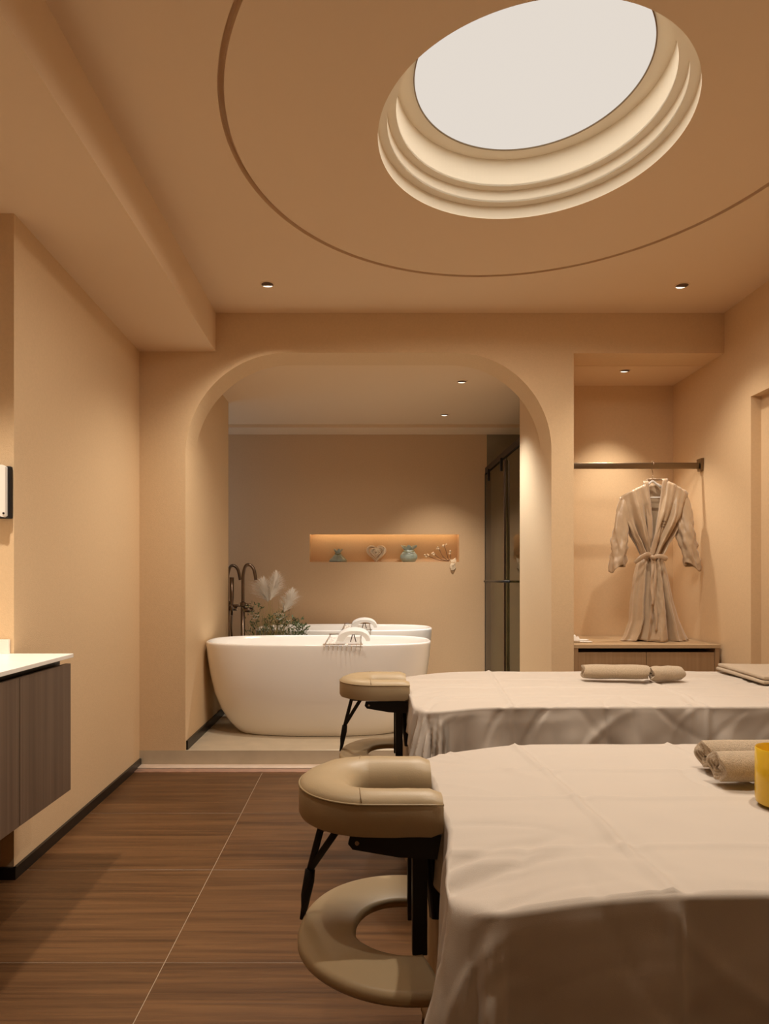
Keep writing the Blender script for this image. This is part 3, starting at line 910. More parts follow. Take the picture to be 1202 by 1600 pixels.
def bathtub(cx, cy, A, B, H, label):
    t = thing('bathtub', label, 'bathtub', (cx, cy, PLAT), 'white freestanding bathtubs')
    # (height, inset from the rim outline, exponent)
    out = [(0.0, 0.215, 2.5), (0.006, 0.203, 2.5), (0.03, 0.180, 2.5), (0.08, 0.138, 2.5), (0.16, 0.090, 2.5), (0.27, 0.050, 2.55), (0.40, 0.022, 2.6), (0.52, 0.006, 2.7), (0.585, 0.001, 2.75), (H - 0.012, 0.0, 2.8), (H - 0.004, 0.001, 2.8), (H, 0.006, 2.8)]
    inn = [(H, 0.012, 2.8), (H - 0.006, 0.017, 2.8), (H - 0.03, 0.024, 2.8), (0.45, 0.05, 2.7), (0.30, 0.095, 2.6), (0.18, 0.15, 2.5), (0.11, 0.21, 2.4), (0.085, 0.28, 2.3), (0.078, 0.34, 2.2)]
    seg = 96
    def build(name, prof, m, cap):
        vs, fs = [], []
        for z, ins, e in prof:
            for k in range(seg):
                x, y = superel(2 * pi * k / seg, A - ins * 1.05, B - ins * 0.78, e)
                vs.append((x, y, z))
        for i in range(len(prof) - 1):
            for k in range(seg):
                k2 = (k + 1) % seg
                fs.append((i * seg + k, i * seg + k2, (i + 1) * seg + k2, (i + 1) * seg + k))
        if cap == 0: fs.append(tuple(range(seg)))
        else: fs.append(tuple((len(prof) - 1) * seg + k for k in range(seg)))
        return vs, fs
    v1, f1 = build('o', out, None, 0)
    v2, f2 = build('i', inn, None, 1)
    off = len(v1)
    f2 = [tuple(i + off for i in f) for f in f2]
    last = (len(out) - 1) * seg
    br = [(last + k, last + (k + 1) % seg, off + (k + 1) % seg, off + k) for k in range(seg)]
    sh = mesh('shell', v1 + v2, f1 + f2 + br, M_ACRYL, t, True)
    lathe('drain', [(0, 0.004), (0.025, 0.003), (0.03, 0.0), (0, 0.0)], M_CHROME, t, 24, loc=(-0.2, 0, 0.078))
    lathe('overflow', [(0, 0.006), (0.018, 0.005), (0.022, 0.0), (0, 0.0)], M_CHROME, t, 24, loc=(-A + 0.082, 0, 0.50), rot=(0, pi / 2, 0))
    return t
TH = 0.622
bathtub(-0.292, 4.475, 0.768, 0.375, TH, 'white oval freestanding bathtub in front, next to the face cradle')
bathtub(-0.152, 5.665, 0.766, 0.390, TH, 'white oval bathtub behind, close to the rear wall')

def bath_rack(cx, cy, zr, half, label, tlabel, x0):
    """Wire tray spanning the tub front to back, with a white towel roll."""
    t = thing('bath_tray', label, 'bath tray', (cx, cy, zr), 'wire bath trays')
    wx = 0.115
    rr_ = 0.0032
    for s in (-1, 1):
        tube('side_rail', [(s * wx, -half - 0.01, 0.004), (s * wx, half + 0.01, 0.004)], rr_, M_CHROME, t, 8)
    for s in (-1, 1):
        tube('end_rail', [(-wx - 0.012, s * (half + 0.008), 0.004), (wx + 0.012, s * (half + 0.008), 0.004)], rr_ * 1.1, M_CHROME, t, 8)
    nb = 13
    bm = bmesh.new()
    for k in range(nb):
        y = lerp(-half + 0.06, half - 0.06, k / (nb - 1))
        add_tube(bm, [(-wx, y, 0.002), (-wx + 0.008, y, -0.012), (wx - 0.008, y, -0.012), (wx, y, 0.002)], 0.0018, 6)
    w_ = from_bm('cross_wires', bm, M_CHROME, t, True); w_['kind'] = 'stuff'
    # thin wires standing for the tray's reflection on the tub front
    for k in range(9):
        x = lerp(-wx, wx, k / 8)
        tube('rim_reflection', [(x, -half - 0.008, 0.004), (x, -half - 0.020, 0.001), (x - 0.004, -half - 0.023, -0.030), (x - 0.002, -half - 0.022, -0.036)], 0.0016, M_CHROME, t, 6)
    # book prop
    tube('prop', [(0.045, -0.19, 0.0), (0.058, -0.19, 0.048), (0.068, -0.19, 0.05), (0.082, -0.19, 0.0)], 0.0035, M_GUN, t, 6)
    return t
TZ = PLAT + TH
bath_rack(-0.118, 4.475, TZ + 0.001, 0.372, 'wire bath tray across the front bathtub', '', 0)
bath_rack(-0.040, 5.665, TZ + 0.001, 0.387, 'wire bath tray across the rear bathtub', '', 0)
def tray_towel(cx, cy, label):
    """Thick white towel folded over in an arch, lying on the tray."""
    vs, fs = [], []
    nx, ny = 18, 10
    prof = []
    for k in range(25):
        a = pi * k / 24
        prof.append((-0.105 * cos(a) * (1 + 0.12 * (k < 12)), 0.070 * sin(a) ** 0.8 + 0.004))
    outer = prof
    inner = [(x * 0.70 + 0.006, max(0.003, z - 0.022)) for x, z in reversed(prof)]
    loop = outer + inner
    for j in range(ny + 1):
        y = lerp(-0.17, 0.17, j / ny)
        e = 1 - 0.04 * (2 * j / ny - 1) ** 4
        for x, z in loop:
            vs.append((x * e, y, z * e + 0.002 * fbm(x * 5, y * 5, z * 8, 4)))
    n = len(loop)
    for j in range(ny):
        for k in range(n):
            fs.append((j * n + k, j * n + (k + 1) % n, (j + 1) * n + (k + 1) % n, (j + 1) * n + k))
    no = len(outer)
    for base in (0, ny * n):
        for k in range(no - 1):
            fs.append((base + k, base + k + 1, base + n - 2 - k, base + n - 1 - k))
    o = mesh('white_towel', vs, fs, M_TOWELW, None, True, (cx, cy, TZ + 0.007))
    try: o.data.set_sharp_from_angle(angle=radians(50))
    except Exception: pass
    return tag(o, label, 'towel', 'white towels on the bath trays')
tray_towel(-0.045, 4.42, 'white towel arched over the tray of the front bathtub')
tray_towel(0.030, 5.60, 'white towel arched over the tray of the rear bathtub')

# ------------------------------------------------------------------ tub fillers
def tub_filler(loc, label, rz=0.0):
    t = thing('tub_filler', label, 'faucet', loc, 'floor-standing tub fillers', rz)
    lathe('floor_flange', [(0, 0.012), (0.03, 0.012), (0.045, 0.006), (0.045, 0.0), (0, 0.0)], M_GUN, t, 24)
    tube('post', [(0, 0, 0.01), (0, 0, 0.86)], 0.017, M_GUN, t, 14)
    sp = [(0, 0, 0.86), (0, 0, 1.03)]
    for k in range(1, 15):
        a = pi * k / 14 * 0.97
        sp.append((0.055 - 0.055 * cos(a), 0, 1.03 + 0.125 * sin(a) ** 0.9 if k < 14 else 1.05))
    sp.append((0.112, 0, 1.035))
    sp = smooth_path([(0, 0, 0.86), (0, 0, 1.0), (0.002, 0, 1.08), (0.022, 0, 1.145), (0.055, 0, 1.152), (0.084, 0, 1.12), (0.098, 0, 1.06), (0.101, 0, 1.035)], 5)
    tube('spout', sp, 0.0125, M_GUN, t, 12)
    lathe('collar', [(0.0125, 0.03), (0.022, 0.03), (0.022, 0.0), (0.0125, 0.0)], M_GUN, t, 20, loc=(0, 0, 0.83), close=True)
    tube('valve_body', [(0, 0, 0.80), (0.075, 0, 0.80)], 0.019, M_GUN, t, 14)
    vb_ = tube('lever', [(0.068, 0, 0.80), (0.078, 0, 0.815), (0.078, -0.06, 0.822)], 0.006, M_GUN, t, 8)
    tube('diverter', [(0, 0, 0.84), (0.045, 0, 0.84)], 0.010, M_GUN, t, 10)
    tube('shower_holder', [(0, 0, 0.835), (-0.085, 0, 0.835)], 0.009, M_GUN, t, 10)
    tube('hand_shower', [(-0.088, 0, 0.76), (-0.088, 0, 0.84), (-0.088, 0, 0.90), (-0.088, 0, 1.055)], [0.010, 0.011, 0.017, 0.0175], M_GUN, t, 12)
    tube('hose', smooth_path([(-0.088, 0, 0.76), (-0.092, 0.01, 0.62), (-0.06, 0.015, 0.40), (-0.02, 0.015, 0.36), (0.0, 0.018, 0.48), (0.0, 0.014, 0.60)], 6), 0.0085, M_GUN, t, 8)
    return t
tub_filler((-0.930, 5.06, PLAT), 'dark gunmetal tub filler standing beside the planter grasses')
tub_filler((-1.108, 5.34, PLAT + 0.0), 'dark gunmetal tub filler half hidden behind the arch side wall', 0.25)

# ------------------------------------------------------------------ planter between the tubs
pl = thing('planter', 'planter of pampas grass and small white flowers between the two tubs', 'plant', (-0.66, 5.06, PLAT))
bm = bmesh.new(); add_box(bm, -0.15, 0.24, -0.09, 0.09, 0.0, 0.46, 0.012, 3); from_bm('pot', bm, M_POT, pl)
bm = bmesh.new(); add_box(bm, -0.185, 0.225, -0.075, 0.075, 0.455, 0.466, 0.0); from_bm('soil', bm, M_TWIG, pl)
rnd = random.Random(5)
def blade(bm, base, tip, wdt, bend):
    b = Vector(base); t_ = Vector(tip)
    side = Vector((cos(bend * 9), sin(bend * 9), 0)) * wdt
    pts = []
    for k in range(6):
        q = k / 5
        p = b.lerp(t_, q) + Vector((bend * q * q * 0.12, bend * 0.03 * q, -abs(bend) * 0.05 * q * q))
        pts.append((p, side * (1 - q * 0.9)))
    for k in range(5):
        a0 = bm.verts.new(pts[k][0] - pts[k][1]); a1 = bm.verts.new(pts[k][0] + pts[k][1])
        b0 = bm.verts.new(pts[k + 1][0] - pts[k + 1][1]); b1 = bm.verts.new(pts[k + 1][0] + pts[k + 1][1])
        bm.faces.new((a0, a1, b1, b0))
for nm, m, cnt, hmax in (('grass_blades', M_GRASS, 150, 0.30), ('straw_blades', M_STRAW, 150, 0.44)):
    bm = bmesh.new()
    for k in range(cnt):
        x = rnd.uniform(-0.19, 0.10); y = rnd.uniform(-0.07, 0.07)
        h = rnd.uniform(0.5, 1.0) * hmax
        blade(bm, (x, y, 0.46), (x + rnd.uniform(-0.07, 0.10), y + rnd.uniform(-0.04, 0.04), 0.52 + h), rnd.uniform(0.0012, 0.0028), rnd.uniform(-1, 1))
    g = from_bm(nm, bm, m, pl); g['kind'] = 'stuff'
def plume(x0, z0, x1, z1, y, wdt, cnt, seed, lean):
    r = random.Random(seed)
    bm = bmesh.new()
    for k in range(cnt):
        q = r.random() ** 0.8
        bx, bz = lerp(x0, x1, q), lerp(z0, z1, q)
        prof = sin(pi * min(1, 0.12 + q * 0.86)) ** 0.7
        a = r.uniform(0, 2 * pi)
        L = wdt * prof * r.uniform(0.35, 1.30)
        dx = cos(a) * L + lean * L * 0.8; dy = sin(a) * L * 0.7; dz = r.uniform(0.25, 0.95) * wdt * 0.9
        p0 = Vector((bx, y, bz)); p1 = p0 + Vector((dx * 0.6, dy * 0.6, dz * 0.75)); p2 = p0 + Vector((dx, dy, dz))
        s = Vector((sin(a), -cos(a), 0.2)) * r.uniform(0.0009, 0.0019)
        vs_ = [bm.verts.new(p) for p in (p0 - s, p0 + s, p1 + s * 0.8, p1 - s * 0.8, p2)]
        bm.faces.new(vs_[:4]); bm.faces.new((vs_[3], vs_[2], vs_[4]))
    o = from_bm('plume', bm, M_PAMPAS, pl)
    tube('plume_stem', [(x0 * 0.7 - 0.01, y, 0.46), (lerp(x0, x0 * 0.7, 0.4), y, lerp(0.46, z0, 0.6)), (x0, y, z0), (lerp(x0, x1, 0.8), y, lerp(z0, z1, 0.8))], [0.003, 0.0025, 0.002, 0.001], M_STRAW, o, 5)
plume(-0.075, 0.86, -0.115, 1.00, 0.02, 0.098, 1200, 3, -0.4)
plume(-0.055, 0.87, -0.010, 1.05, -0.01, 0.088, 1200, 4, 0.35)
plume(0.055, 0.78, 0.115, 0.915, 0.0, 0.085, 1200, 6, 0.3)
# flowering sprigs and leaves
def flower(x, y, z, s):
    bm = bmesh.new()
    for k in range(6):
        a = 2 * pi * k / 6 + x * 40
        c = Vector((cos(a), sin(a) * 0.8, 0.35 + 0.4 * sin(a * 2 + 1)))
        sd = Vector((-sin(a), cos(a), 0))
        vs_ = [bm.verts.new(v) for v in (Vector((0, 0, 0)), c * s * 0.55 + sd * s * 0.32, c * s, c * s * 0.55 - sd * s * 0.32)]
        bm.faces.new(vs_)
    put_ = from_bm('flower', bm, M_PETAL, pl, False, (x, y, z))
for k in range(26):
    cl = rnd.choice(((-0.17, 0.75, 0.035), (0.015, 0.735, 0.05), (0.015, 0.745, 0.045), (0.14, 0.68, 0.06), (-0.08, 0.68, 0.06)))
    flower(cl[0] + rnd.uniform(-1, 1) * cl[2], rnd.uniform(-0.08, 0.03), cl[1] + rnd.uniform(-0.8, 0.6) * cl[2], rnd.uniform(0.014, 0.024))
bm = bmesh.new()
for k in range(760):
    cx_ = rnd.choice((-0.17, -0.06, 0.02, 0.12, 0.17, 0.20)); hh = {-0.17: 0.30, -0.06: 0.2, 0.02: 0.24, 0.12: 0.19, 0.17: 0.18, 0.20: 0.14}[cx_]
    p = Vector((cx_ + rnd.gauss(0, 0.03), rnd.uniform(-0.07, 0.06), 0.50 + rnd.uniform(0.02, hh + 0.05)))
    d = Vector((rnd.uniform(-1, 1), rnd.uniform(-1, 1), rnd.uniform(-0.1, 1.2))).normalized() * rnd.uniform(0.018, 0.04)
    s = d.cross(Vector((rnd.uniform(-1, 1), rnd.uniform(-1, 1), 0.3))).normalized() * rnd.uniform(0.004, 0.008)
    vs_ = [bm.verts.new(v) for v in (p, p + d * 0.5 + s, p + d, p + d * 0.5 - s)]
    bm.faces.new(vs_)
g = from_bm('leaves', bm, M_LEAF, pl); g['kind'] = 'stuff'
for k in range(14):
    x = rnd.uniform(-0.17, 0.2)
    tube('sprig', [(x * 0.8, rnd.uniform(-0.05, 0.05), 0.46), (x, rnd.uniform(-0.05, 0.05), 0.66 - abs(x - 0.05) * 0.2)], [0.002, 0.001], M_GRASS, pl, 5)

# ------------------------------------------------------------------ decor in the niche
NY = YB + 0.065
def pouch(cx, wdt, h, label, seed, slump):
    """Knotted celadon pouch-shaped vase."""
    t = thing('pouch_vase', label, 'vase', (cx, NY, NZ0), 'celadon pouch vases in the niche')
    seg, rows = 40, 14
    vs, fs = [], []
    for j in range(rows):
        q = j / (rows - 1)
        if slump: rr_ = interp([0, 0.08, 0.25, 0.55, 0.8, 1.0], [0.86, 1.0, 0.96, 0.62, 0.34, 0.26], q)
        else: rr_ = interp([0, 0.08, 0.3, 0.55, 0.78, 1.0], [0.62, 0.80, 1.0, 0.97, 0.72, 0.50], q)
        for k in range(seg):
            a = 2 * pi * k / seg
            f = 1 + 0.07 * q * sin(7 * a + seed) + 0.03 * fbm(cos(a), sin(a), q * 2 + seed, 2)
            vs.append((rr_ * wdt / 2 * f * cos(a), rr_ * min(wdt / 2, 0.052) * f * sin(a), q * h * 0.80))
    for j in range(rows - 1):
        for k in range(seg):
            k2 = (k + 1) % seg
            fs.append((j * seg + k, j * seg + k2, (j + 1) * seg + k2, (j + 1) * seg + k))
    fs.append(tuple(range(seg)))
    mesh('body', vs, fs, M_CELAD, t, True)
    w2 = wdt * (0.16 if slump else 0.30)
    def ruff(u, v):
        a = 2 * pi * u
        r_ = w2 * (0.85 + 0.5 * v) * (1 + 0.22 * v * sin(5 * a + seed))
        return (r_ * cos(a), r_ * 0.6 * sin(a), h * 0.78 + v * h * 0.22 * (1 + 0.45 * sin(5 * a + seed + 1)))
    grid('ruffle', 40, 5, ruff, M_CELAD, t, True, True, 0.003)
    kn = [(-w2 * 1.1, -0.045 if not slump else -0.022, h * 0.70), (0, -0.052 if not slump else -0.03, h * 0.62), (w2 * 1.1, -0.045 if not slump else -0.022, h * 0.72)]
    tube('cord', smooth_path(kn, 6), 0.004, M_GRASS, t, 6)
    return t
pouch(-0.228, 0.172, 0.118, 'low slumped celadon pouch vase at the left in the niche', 1.0, True)
pouch(0.458, 0.168, 0.150, 'round celadon pouch vase in the middle of the niche', 2.4, False)
# rattan heart
ht = thing('rattan_heart', 'woven pale rattan heart leaning in the niche', 'ornament', (0.143, NY, NZ0))
for k in range(64):
    r = random.Random(50 + k)
    sc = r.uniform(0.12, 1.0); ph = r.uniform(0, 2 * pi); ln = r.uniform(1.8, 4.6); tilt = r.uniform(-0.5, 0.5)
    pts = []
    for i in range(22):
        a = ph + ln * i / 21
        x = 0.0060 * 16 * sin(a) ** 3; z = 0.0058 * (13 * cos(a) - 5 * cos(2 * a) - 2 * cos(3 * a) - cos(4 * a))
        pts.append((x * sc + 0.010 * tilt, -0.025 * cos(a * 1.3 + k) * (1.3 - sc) - 0.030 * (1 - sc) * 1.5 + 0.01 * sin(k), 0.092 + z * sc))
    tube('cane', pts, r.uniform(0.0035, 0.006), M_RATTAN, ht, 6)
# dry twig arrangement with a small hanging tag
tw = thing('dried_branch', 'dried blossom twigs with a pale paper wrap at the right end of the niche', 'plant', (0.845, NY - 0.02, NZ0))
twigs = [[(0.0, 0, 0.008), (-0.06, 0, 0.06), (-0.10, 0, 0.145)], [(0.0, 0, 0.008), (-0.02, -0.01, 0.08), (-0.045, -0.02, 0.165)],
         [(0.0, 0, 0.008), (-0.08, -0.01, 0.03), (-0.15, -0.015, 0.085)], [(0.0, 0, 0.008), (-0.10, 0.0, 0.02), (-0.215, -0.01, 0.065)],
         [(0.0, 0, 0.008), (0.02, 0, 0.05), (0.012, 0, 0.10)]]
for k, p in enumerate(twigs):
    b_ = tube('twig', smooth_path(p, 5), 0.0035, M_TWIG, tw, 6)
    for j in range(4):
        q = Vector(p[2]) + Vector((random.uniform(-0.018, 0.018), random.uniform(-0.01, 0.01), random.uniform(-0.02, 0.008)))
        bm = bmesh.new(); bmesh.ops.create_icosphere(bm, subdivisions=1, radius=random.uniform(0.008, 0.013))
        for v in bm.verts: v.co *= 1 + 0.35 * fbm(v.co.x * 200, v.co.y * 200, v.co.z * 200 + j)
        from_bm('blossom', bm, M_DRYFL, b_, True, q)
def wrap(u, v):
    x = 0.010 + 0.050 * u + 0.006 * sin(v * 7)
    ang = v * 1.9
    return (x, -0.045 - 0.006 * sin(u * 5) - (0.008 if v > 0.45 else 0.02 * (v / 0.45 - 1)), 0.025 - 0.105 * v + 0.018 * u - 0.012 * sin(pi * u))
grid('paper_wrap', 10, 14, wrap, M_RATTAN, tw, True, False, 0.004)

# ------------------------------------------------------------------ shower screen
XG = 1.200
ss = thing('shower_screen', 'black framed glass shower screen right of the lit niche', 'shower screen', (XG, 5.43, PLAT))
def sb(name, x0, x1, y0, y1, z0, z1, m, parent=ss, bev=0.001):
    bm = bmesh.new(); add_box(bm, x0 - XG, x1 - XG, y0 - 5.43, y1 - 5.43, z0 - PLAT, z1 - PLAT, bev)
    return from_bm(name, bm, m, parent)
sb('top_rail', XG - 0.012, XG + 0.012, 4.705, 6.198, 2.150, 2.205, M_BLKMET)
sb('wall_profile', XG - 0.016, XG + 0.036, 6.150, 6.198, PLAT, 2.150, M_BLKMET)
sb('bottom_rail', XG - 0.012, XG + 0.012, 4.705, 6.155, PLAT, PLAT + 0.03, M_BLKMET)
sb('door_stile', XG - 0.022, XG - 0.006, 5.33, 5.355, PLAT + 0.03, 2.12, M_GUN)
sb('jamb_profile', XG - 0.014, XG + 0.014, 4.705, 4.730, PLAT, 2.150, M_BLKMET)
sb('glass_pane', XG - 0.016, XG - 0.010, 5.34, 6.15, PLAT + 0.032, 2.125, M_GLASS, bev=0)
sb('glass_pane', XG + 0.002, XG + 0.008, 4.73, 5.36, PLAT + 0.032, 2.148, M_GLASS, bev=0)
for y in (6.00, 5.46):
    sb('roller', XG - 0.026, XG - 0.006, y - 0.012, y + 0.012, 2.05, 2.16, M_BLKMET)
hd = tube('handle', [(-0.038, 0.66, 1.022), (-0.038, -0.37, 1.022)], 0.0095, M_BLKMET, ss, 10)
for y in (0.60, -0.06):
    tube('handle_mount', [(-0.038, y, 1.022), (-0.014, y, 1.022)], 0.007, M_BLKMET, hd, 8)

# ------------------------------------------------------------------ robe niche: cabinet, rod, hanger, robe
CT = 0.7355
cb = thing('robe_cabinet', 'low tan wood cabinet below the hanging robe', 'cabinet', (1.737, 4.23, 0))
def cbx(name, x0, x1, y0, y1, z0, z1, m, bev=0.001, parent=cb):
    bm = bmesh.new(); add_box(bm, x0 - 1.737, x1 - 1.737, y0 - 4.23, y1 - 4.23, z0, z1, bev)
    return from_bm(name, bm, m, parent)
cbx('top', 1.292, 2.184, 3.922, 4.556, CT - 0.022, CT, M_CABTOP)
cbx('side_panel', 1.294, 1.320, 3.926, 4.556, 0.0, CT - 0.022, M_CAB)
cbx('side_panel', 2.154, 2.180, 3.926, 4.556, 0.0, CT - 0.022, M_CAB)
cbx('carcass', 1.320, 2.154, 3.965, 4.550, 0.06, CT - 0.05, M_CAB)
cbx('door', 1.322, 1.7355, 3.932, 3.952, 0.06, CT - 0.048, M_CAB)
cbx('door', 1.7385, 2.152, 3.932, 3.952, 0.06, CT - 0.048, M_CAB)
cbx('plinth', 1.320, 2.154, 3.965, 3.985, 0.0, 0.06, M_BLACK)
# white slippers / folded paper on the cabinet
slp = thing('slippers', 'white disposable slippers lying at the left end of the robe cabinet', 'slippers', (1.372, 4.10, CT))
for k, (dy, rz_) in enumerate(((-0.015, -0.12), (0.05, 0.1))):
    def sole(u, v, dy=dy):
        x = lerp(-0.07, 0.085, u); w_ = 0.034 * (sin(pi * (0.08 + 0.84 * u)) ** 0.45)
        return (x, dy + (2 * v - 1) * w_, 0.003 + 0.005 * k + 0.002 * sin(u * 3))
    grid('sole', 20, 8, sole, M_PLASTER, slp, True, False, 0.005)
    def upper(u, v, dy=dy):
        x = lerp(-0.072, 0.0, u); w_ = 0.034 * (sin(pi * (0.08 + 0.42 * u)) ** 0.45)
        a = pi * v
        return (x, dy - cos(a) * w_, 0.006 + 0.005 * k + 0.030 * sin(a) * (0.35 + 0.65 * u))
    grid('upper', 10, 12, upper, M_PLASTER, slp, True, False, 0.003)

RY, RZ = 4.175, 1.868
rod = thing('clothes_rod', 'bronze clothes rod across the robe niche', 'rod', (1.74, RY, RZ))
bm = bmesh.new(); add_box(bm, 1.291 - 1.74, XR - 0.018 - 1.74, -0.010, 0.010, -0.020, 0.020, 0.006, 3); from_bm('bar', bm, M_BRONZE, rod, True)
poly = [(-0.020, -0.035), (0.020, -0.035), (0.030, 0.045), (-0.030, 0.045)]
bm = bmesh.new()
lo_ = [bm.verts.new((XR - 0.018 - 1.74, y, z)) for y, z in poly]; hi_ = [bm.verts.new((XR - 0.001 - 1.74, y, z)) for y, z in poly]
bm.faces.new(lo_); bm.faces.new(hi_)
for i in range(4): bm.faces.new((lo_[i], lo_[(i + 1) % 4], hi_[(i + 1) % 4], hi_[i]))
from_bm('bracket', bm, M_BRONZE, rod)
bm = bmesh.new(); add_box(bm, 1.2905 - 1.74, 1.300 - 1.74, -0.02, 0.02, -0.035, 0.04, 0.002); from_bm('bracket', bm, M_BRONZE, rod)

# pixel-derived outline helper for the robe: metres relative to robe centre and floor
PP = 1008 / RY
def X(px): return (px - 1018) / PP
def Z(py): return 1.13 + (906 - py) / PP
RXC = (1018 - 565) / PP
hg = thing('clothes_hanger', 'clothes hanger with a steel hook inside the robe', 'hanger', (RXC + X(1020), RY, 0))
tube('hook', smooth_path([(0, 0, Z(752)), (0, 0, Z(742)), (0.006, 0.012, Z(738)), (0.002, 0.024, RZ + 0.0), (0, 0.012, RZ + 0.028), (0, 0, RZ + 0.032), (0, -0.014, RZ + 0.024), (0, -0.016, RZ + 0.002)], 5), 0.0022, M_CHROME, hg, 8)
tube('shoulder_bar', smooth_path([(-0.185, 0, Z(777)), (-0.10, 0, Z(768)), (-0.03, 0, Z(757)), (0, 0, Z(752)), (0.03, 0, Z(757)), (0.10, 0, Z(767)), (0.19, 0, Z(774))], 5), 0.0075, M_PLASTER, hg, 8)
tube('trouser_bar', [(-0.165, 0, Z(778)), (0.17, 0, Z(777))], 0.005, M_PLASTER, hg, 8)

rb_ = thing('bathrobe', 'champagne satin bathrobe with a tied belt hanging from the rod', 'robe', (RXC, RY, 0))
rowy = [772, 790, 810, 835, 850, 868]
OL = [969, 972, 976, 986, 995, 1003]; OR_ = [1073, 1070, 1066, 1052, 1042, 1033]
VL = [1008, 1009, 1010, 1011.5, 1012.5, 1014]; VR = [1031, 1029, 1026, 1021, 1017.5, 1013]
WZ = Z(870)
def front_left(u, v):
    py = lerp(772, 868, v)
    x = lerp(X(interp(rowy, OL, py)), X(interp(rowy, VL, py) + 3 * v), u)
    topz = lerp(Z(776), Z(756), u ** 0.9)
    z = lerp(topz, WZ, v)
    y = -0.012 - 0.050 * sin(pi * min(1, u * 0.72 + 0.04)) * (0.55 + 0.45 * sin(pi * min(1, v + 0.15)))
    fold = (0.016 * sin((u * 2.1 - v * 0.75) * 2 * pi) + 0.009 * sin((u * 4.3 - v * 0.6) * 2 * pi + 0.7) + 0.010 * fbm(u * 3, v * 3, 1.0, 2.0)) * min(1, 0.25 + v * 1.3)
    return (x, y + fold, z)
def front_right(u, v):
    py = lerp(772, 868, v)
    x = lerp(X(interp(rowy, VR, py) - 4 * v), X(interp(rowy, OR_, py)), u)
    topz = lerp(Z(751), Z(771), u ** 1.1)
    z = lerp(topz, WZ, v)
    y = -0.018 - 0.050 * sin(pi * min(1, (1 - u) * 0.72 + 0.04)) * (0.55 + 0.45 * sin(pi * min(1, v + 0.15)))
    fold = (0.016 * sin((u * 1.9 + v * 0.8) * 2 * pi + 1) + 0.009 * sin((u * 4.6 + v * 0.6) * 2 * pi) + 0.010 * fbm(u * 3, v * 3, 5.0, 2.0)) * min(1, 0.25 + v * 1.3)
    return (x, y + fold, z)
def back(u, v):
    py = lerp(772, 868, v)
    x = lerp(X(interp(rowy, OL, py)), X(interp(rowy, OR_, py)), u)
    pxx = lerp(969, 1073, u)
    topz = Z(interp([969, 1008, 1014, 1025, 1031, 1073], [777.5, 757.5, 755, 754, 752.5, 773.5], pxx))
    z = lerp(topz, WZ, v)
    return (x, 0.014 + 0.030 * sin(pi * u) + 0.006 * sin(u * 22) * v, z)
grid('back_panel', 40, 24, back, M_ROBE, rb_, True, False, 0.003)
grid('front_panel', 36, 30, front_left, M_ROBE, rb_, True, False, 0.003)
grid('front_panel', 36, 30, front_right, M_ROBE, rb_, True, False, 0.003)
# collar band: up one edge, round the neck, down the other
cl_path = [front_left(1, 1 - k / 12) for k in range(13)]
cl_path += [(X(1010), -0.015, Z(752)), (X(1014), 0.012, Z(748.5)), (X(1020), 0.022, Z(747.5)), (X(1026), 0.012, Z(748)), (X(1030), -0.018, Z(749.5))]
cl_path += [front_right(0, k / 12) for k in range(13)]
def collar(u, v):
    i = v * (len(cl_path) - 1); k = min(int(i), len(cl_path) - 2); f = i - k
    p = Vector(cl_path[k]).lerp(Vector(cl_path[k + 1]), f)
    q = v
    wd = 0.034
    if q < 0.42: d = Vector((-1, 0, 0.12)); off = Vector((0, -0.007, 0))
    elif q > 0.58: d = Vector((1, 0, 0.12)); off = Vector((0, -0.010, 0))
    else:
        t_ = (q - 0.42) / 0.16
        d = Vector((lerp(-1, 1, t_), 0.15 * sin(pi * t_), -0.5 * sin(pi * t_))); off = Vector((0, lerp(-0.007, -0.010, t_) + 0.02 * sin(pi * t_), 0.004 * sin(pi * t_)))
    return tuple(p + off + d * (wd * (u - 0.12)) + Vector((0, -0.004 * sin(pi * u), 0)))
grid('collar', 6, 80, collar, M_ROBE2, rb_, True, False, 0.004)
def sleeve(name, cs, rads, flat, seed):
    cs = smooth_path([(X(a), b, Z(c)) for a, b, c in cs], 7)
    n = len(cs)
    def fn(u, v):
        i = v * (n - 1); k = min(int(i), n - 2)
        p = cs[k].lerp(cs[k + 1], i - k)
        a = 2 * pi * u
        r = interp([0, 0.15, 0.5, 1.0], rads, v) / PP
        f = 1 + (0.16 * sin(3 * a + seed + v * 6) + 0.12 * sin(5 * a - v * 14 + seed)) * min(1, v * 1.5) + 0.30 * fbm(cos(a) * 2, sin(a) * 2, v * 9 + seed, 1.5) * min(1, 0.3 + v)
        return (p.x + r * f * cos(a), p.y + r * flat * f * sin(a), p.z + 0.35 * r * cos(a) * (1 - v) * (-1 if seed < 2 else 1) * -1 + (0.020 * (-1 if seed < 2 else 1) * -cos(a) * 1.0 - 0.012 * sin(a * 2 + seed)) * v ** 5)
    o = grid(name, 36, 34, fn, M_ROBE, rb_, True, True, 0.003)
    return o
sleeve('sleeve', [(976, 0, 776), (972, -0.012, 800), (968, -0.02, 835), (966, -0.028, 860), (962, -0.03, 888)], [5, 9.5, 11.5, 11], 0.62, 1.0)
sleeve('sleeve', [(1068, 0, 772), (1069, -0.012, 800), (1069, -0.025, 830), (1073, -0.035, 860), (1077, -0.038, 886)], [5, 10, 13, 11], 0.70, 3.0)
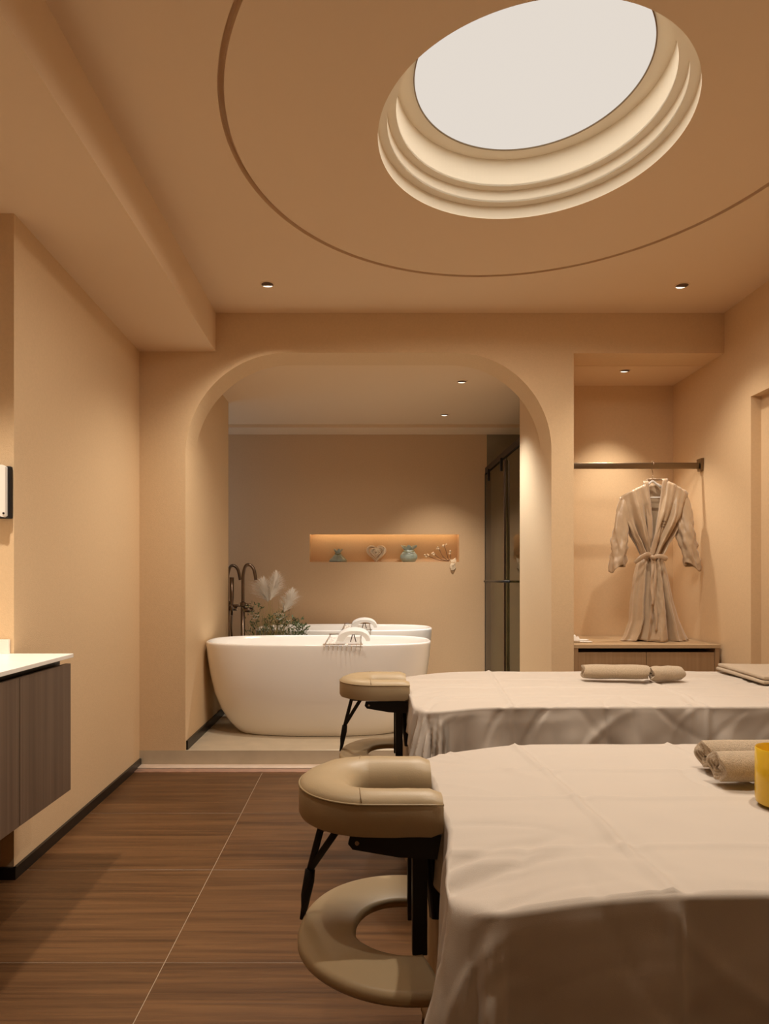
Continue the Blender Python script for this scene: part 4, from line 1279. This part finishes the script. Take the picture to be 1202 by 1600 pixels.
# skirt: pleated tube
sk_y = [868, 880, 900, 940, 970, 990, 1003.5]
sk_l = [1003, 996, 991, 986, 984, 977, 969]; sk_r = [1033, 1038, 1043, 1051, 1060, 1068, 1075]
def skirt_fn(u, v):
    py = lerp(868, 1003.0, v)
    l, r = interp(sk_y, sk_l, py), interp(sk_y, sk_r, py)
    cx_, hw_ = (l + r) / 2, (r - l) / 2
    a = 2 * pi * u
    amp = 0.16 + 0.34 * min(1, v * 1.3)
    f = 1 + amp * (1.1 - 1.9 * abs(sin(4.5 * a + 0.8 * v + 0.3)) ** 0.7 + 0.45 * sin(5 * a - 2.2 * v) + 0.25 * sin(14 * a + 3 * v)) * abs(sin(a)) ** 0.5
    dep = lerp(0.038, 0.074, v)
    x = X(cx_ + hw_ * cos(a) * (1 + 0.04 * sin(9 * a + v)))
    y = dep * sin(a) * f - 0.004
    z = Z(py) + 0.010 * sin(3 * a + 1) * v ** 4 + 0.012 * (sin(a) < 0) * v ** 6 * abs(sin(5 * a))
    return (x, y, max(z, CT + 0.004))
grid('skirt', 120, 44, skirt_fn, M_ROBE, rb_, True, True, 0.003)
# overlapping front edge of the skirt
def flap(u, v):
    py = lerp(874, 1002, v)
    xl = lerp(1013, 1000, v ** 1.5); xr = lerp(1024, 1035, v)
    x = lerp(xl, xr, u)
    d = lerp(0.048, 0.095, v) + 0.016 * sin(u * 7.5 + v * 3) * (0.3 + v) + 0.008 * fbm(u * 3, v * 6, 2, 2)
    return (X(x), -d - 0.004, max(Z(py) - 0.004 * sin(u * 5), CT + 0.004))
grid('skirt_flap', 22, 30, flap, M_ROBE, rb_, True, False, 0.003)
# belt, bow and tails
def belt(u, v):
    a = 2 * pi * u
    return (X(1018 + 15.5 * cos(a) * (1.04 + 0.05 * sin(pi * v))), -0.003 + 0.046 * sin(a) * (1.05 + 0.08 * sin(pi * v)), Z(866 + 8 * v))
grid('belt', 48, 5, belt, M_ROBE2, rb_, True, True, 0.003)
for nm, pts, rr_ in (('bow_loop', [(1013, -0.062, 871), (1004, -0.078, 867), (993, -0.074, 873), (985.5, -0.066, 880)], [0.010, 0.016, 0.017, 0.010]),
                     ('bow_loop', [(1013, -0.062, 871), (1022, -0.080, 870), (1031, -0.076, 873), (1034, -0.066, 876)], [0.010, 0.016, 0.018, 0.010])):
    tube(nm, smooth_path([(X(a), b, Z(c)) for a, b, c in pts], 5), [interp([0, 5, 10, 15], rr_, k) for k in range(16)], M_ROBE2, rb_, 10, 0.35, True, (0, 1, 0))
tube('knot', [(X(1009), -0.064, Z(869)), (X(1013), -0.070, Z(871.5)), (X(1017), -0.064, Z(874))], [0.010, 0.015, 0.010], M_ROBE2, rb_, 10)
for x0_, x1_, yb in ((1012, 1009, 945), (1015, 1015, 985)):
    def tail(u, v, x0_=x0_, x1_=x1_, yb=yb):
        return (X(lerp(x0_, x1_, v)) + 0.017 * (u - 0.5) + 0.004 * sin(v * 9), -0.066 - 0.030 * v + 0.004 * sin(v * 12 + u * 2), Z(lerp(873, yb, v)))
    grid('belt_tail', 5, 26, tail, M_ROBE2, rb_, True, False, 0.003)
# small embroidered script on the chest
bm = bmesh.new()
rr2 = random.Random(11)
for row in range(3):
    pts = []
    for k in range(16):
        u_ = 0.16 + 0.20 * k / 15; v_ = 0.53 + 0.035 * row
        p = Vector(front_right(u_, v_)) + Vector((0, -0.0035, 0.004 * sin(k * (1.7 + row)) + 0.002 * rr2.random()))
        pts.append(p)
    add_tube(bm, pts, 0.0011, 5)
from_bm('embroidery', bm, M_STITCH, rb_, True)
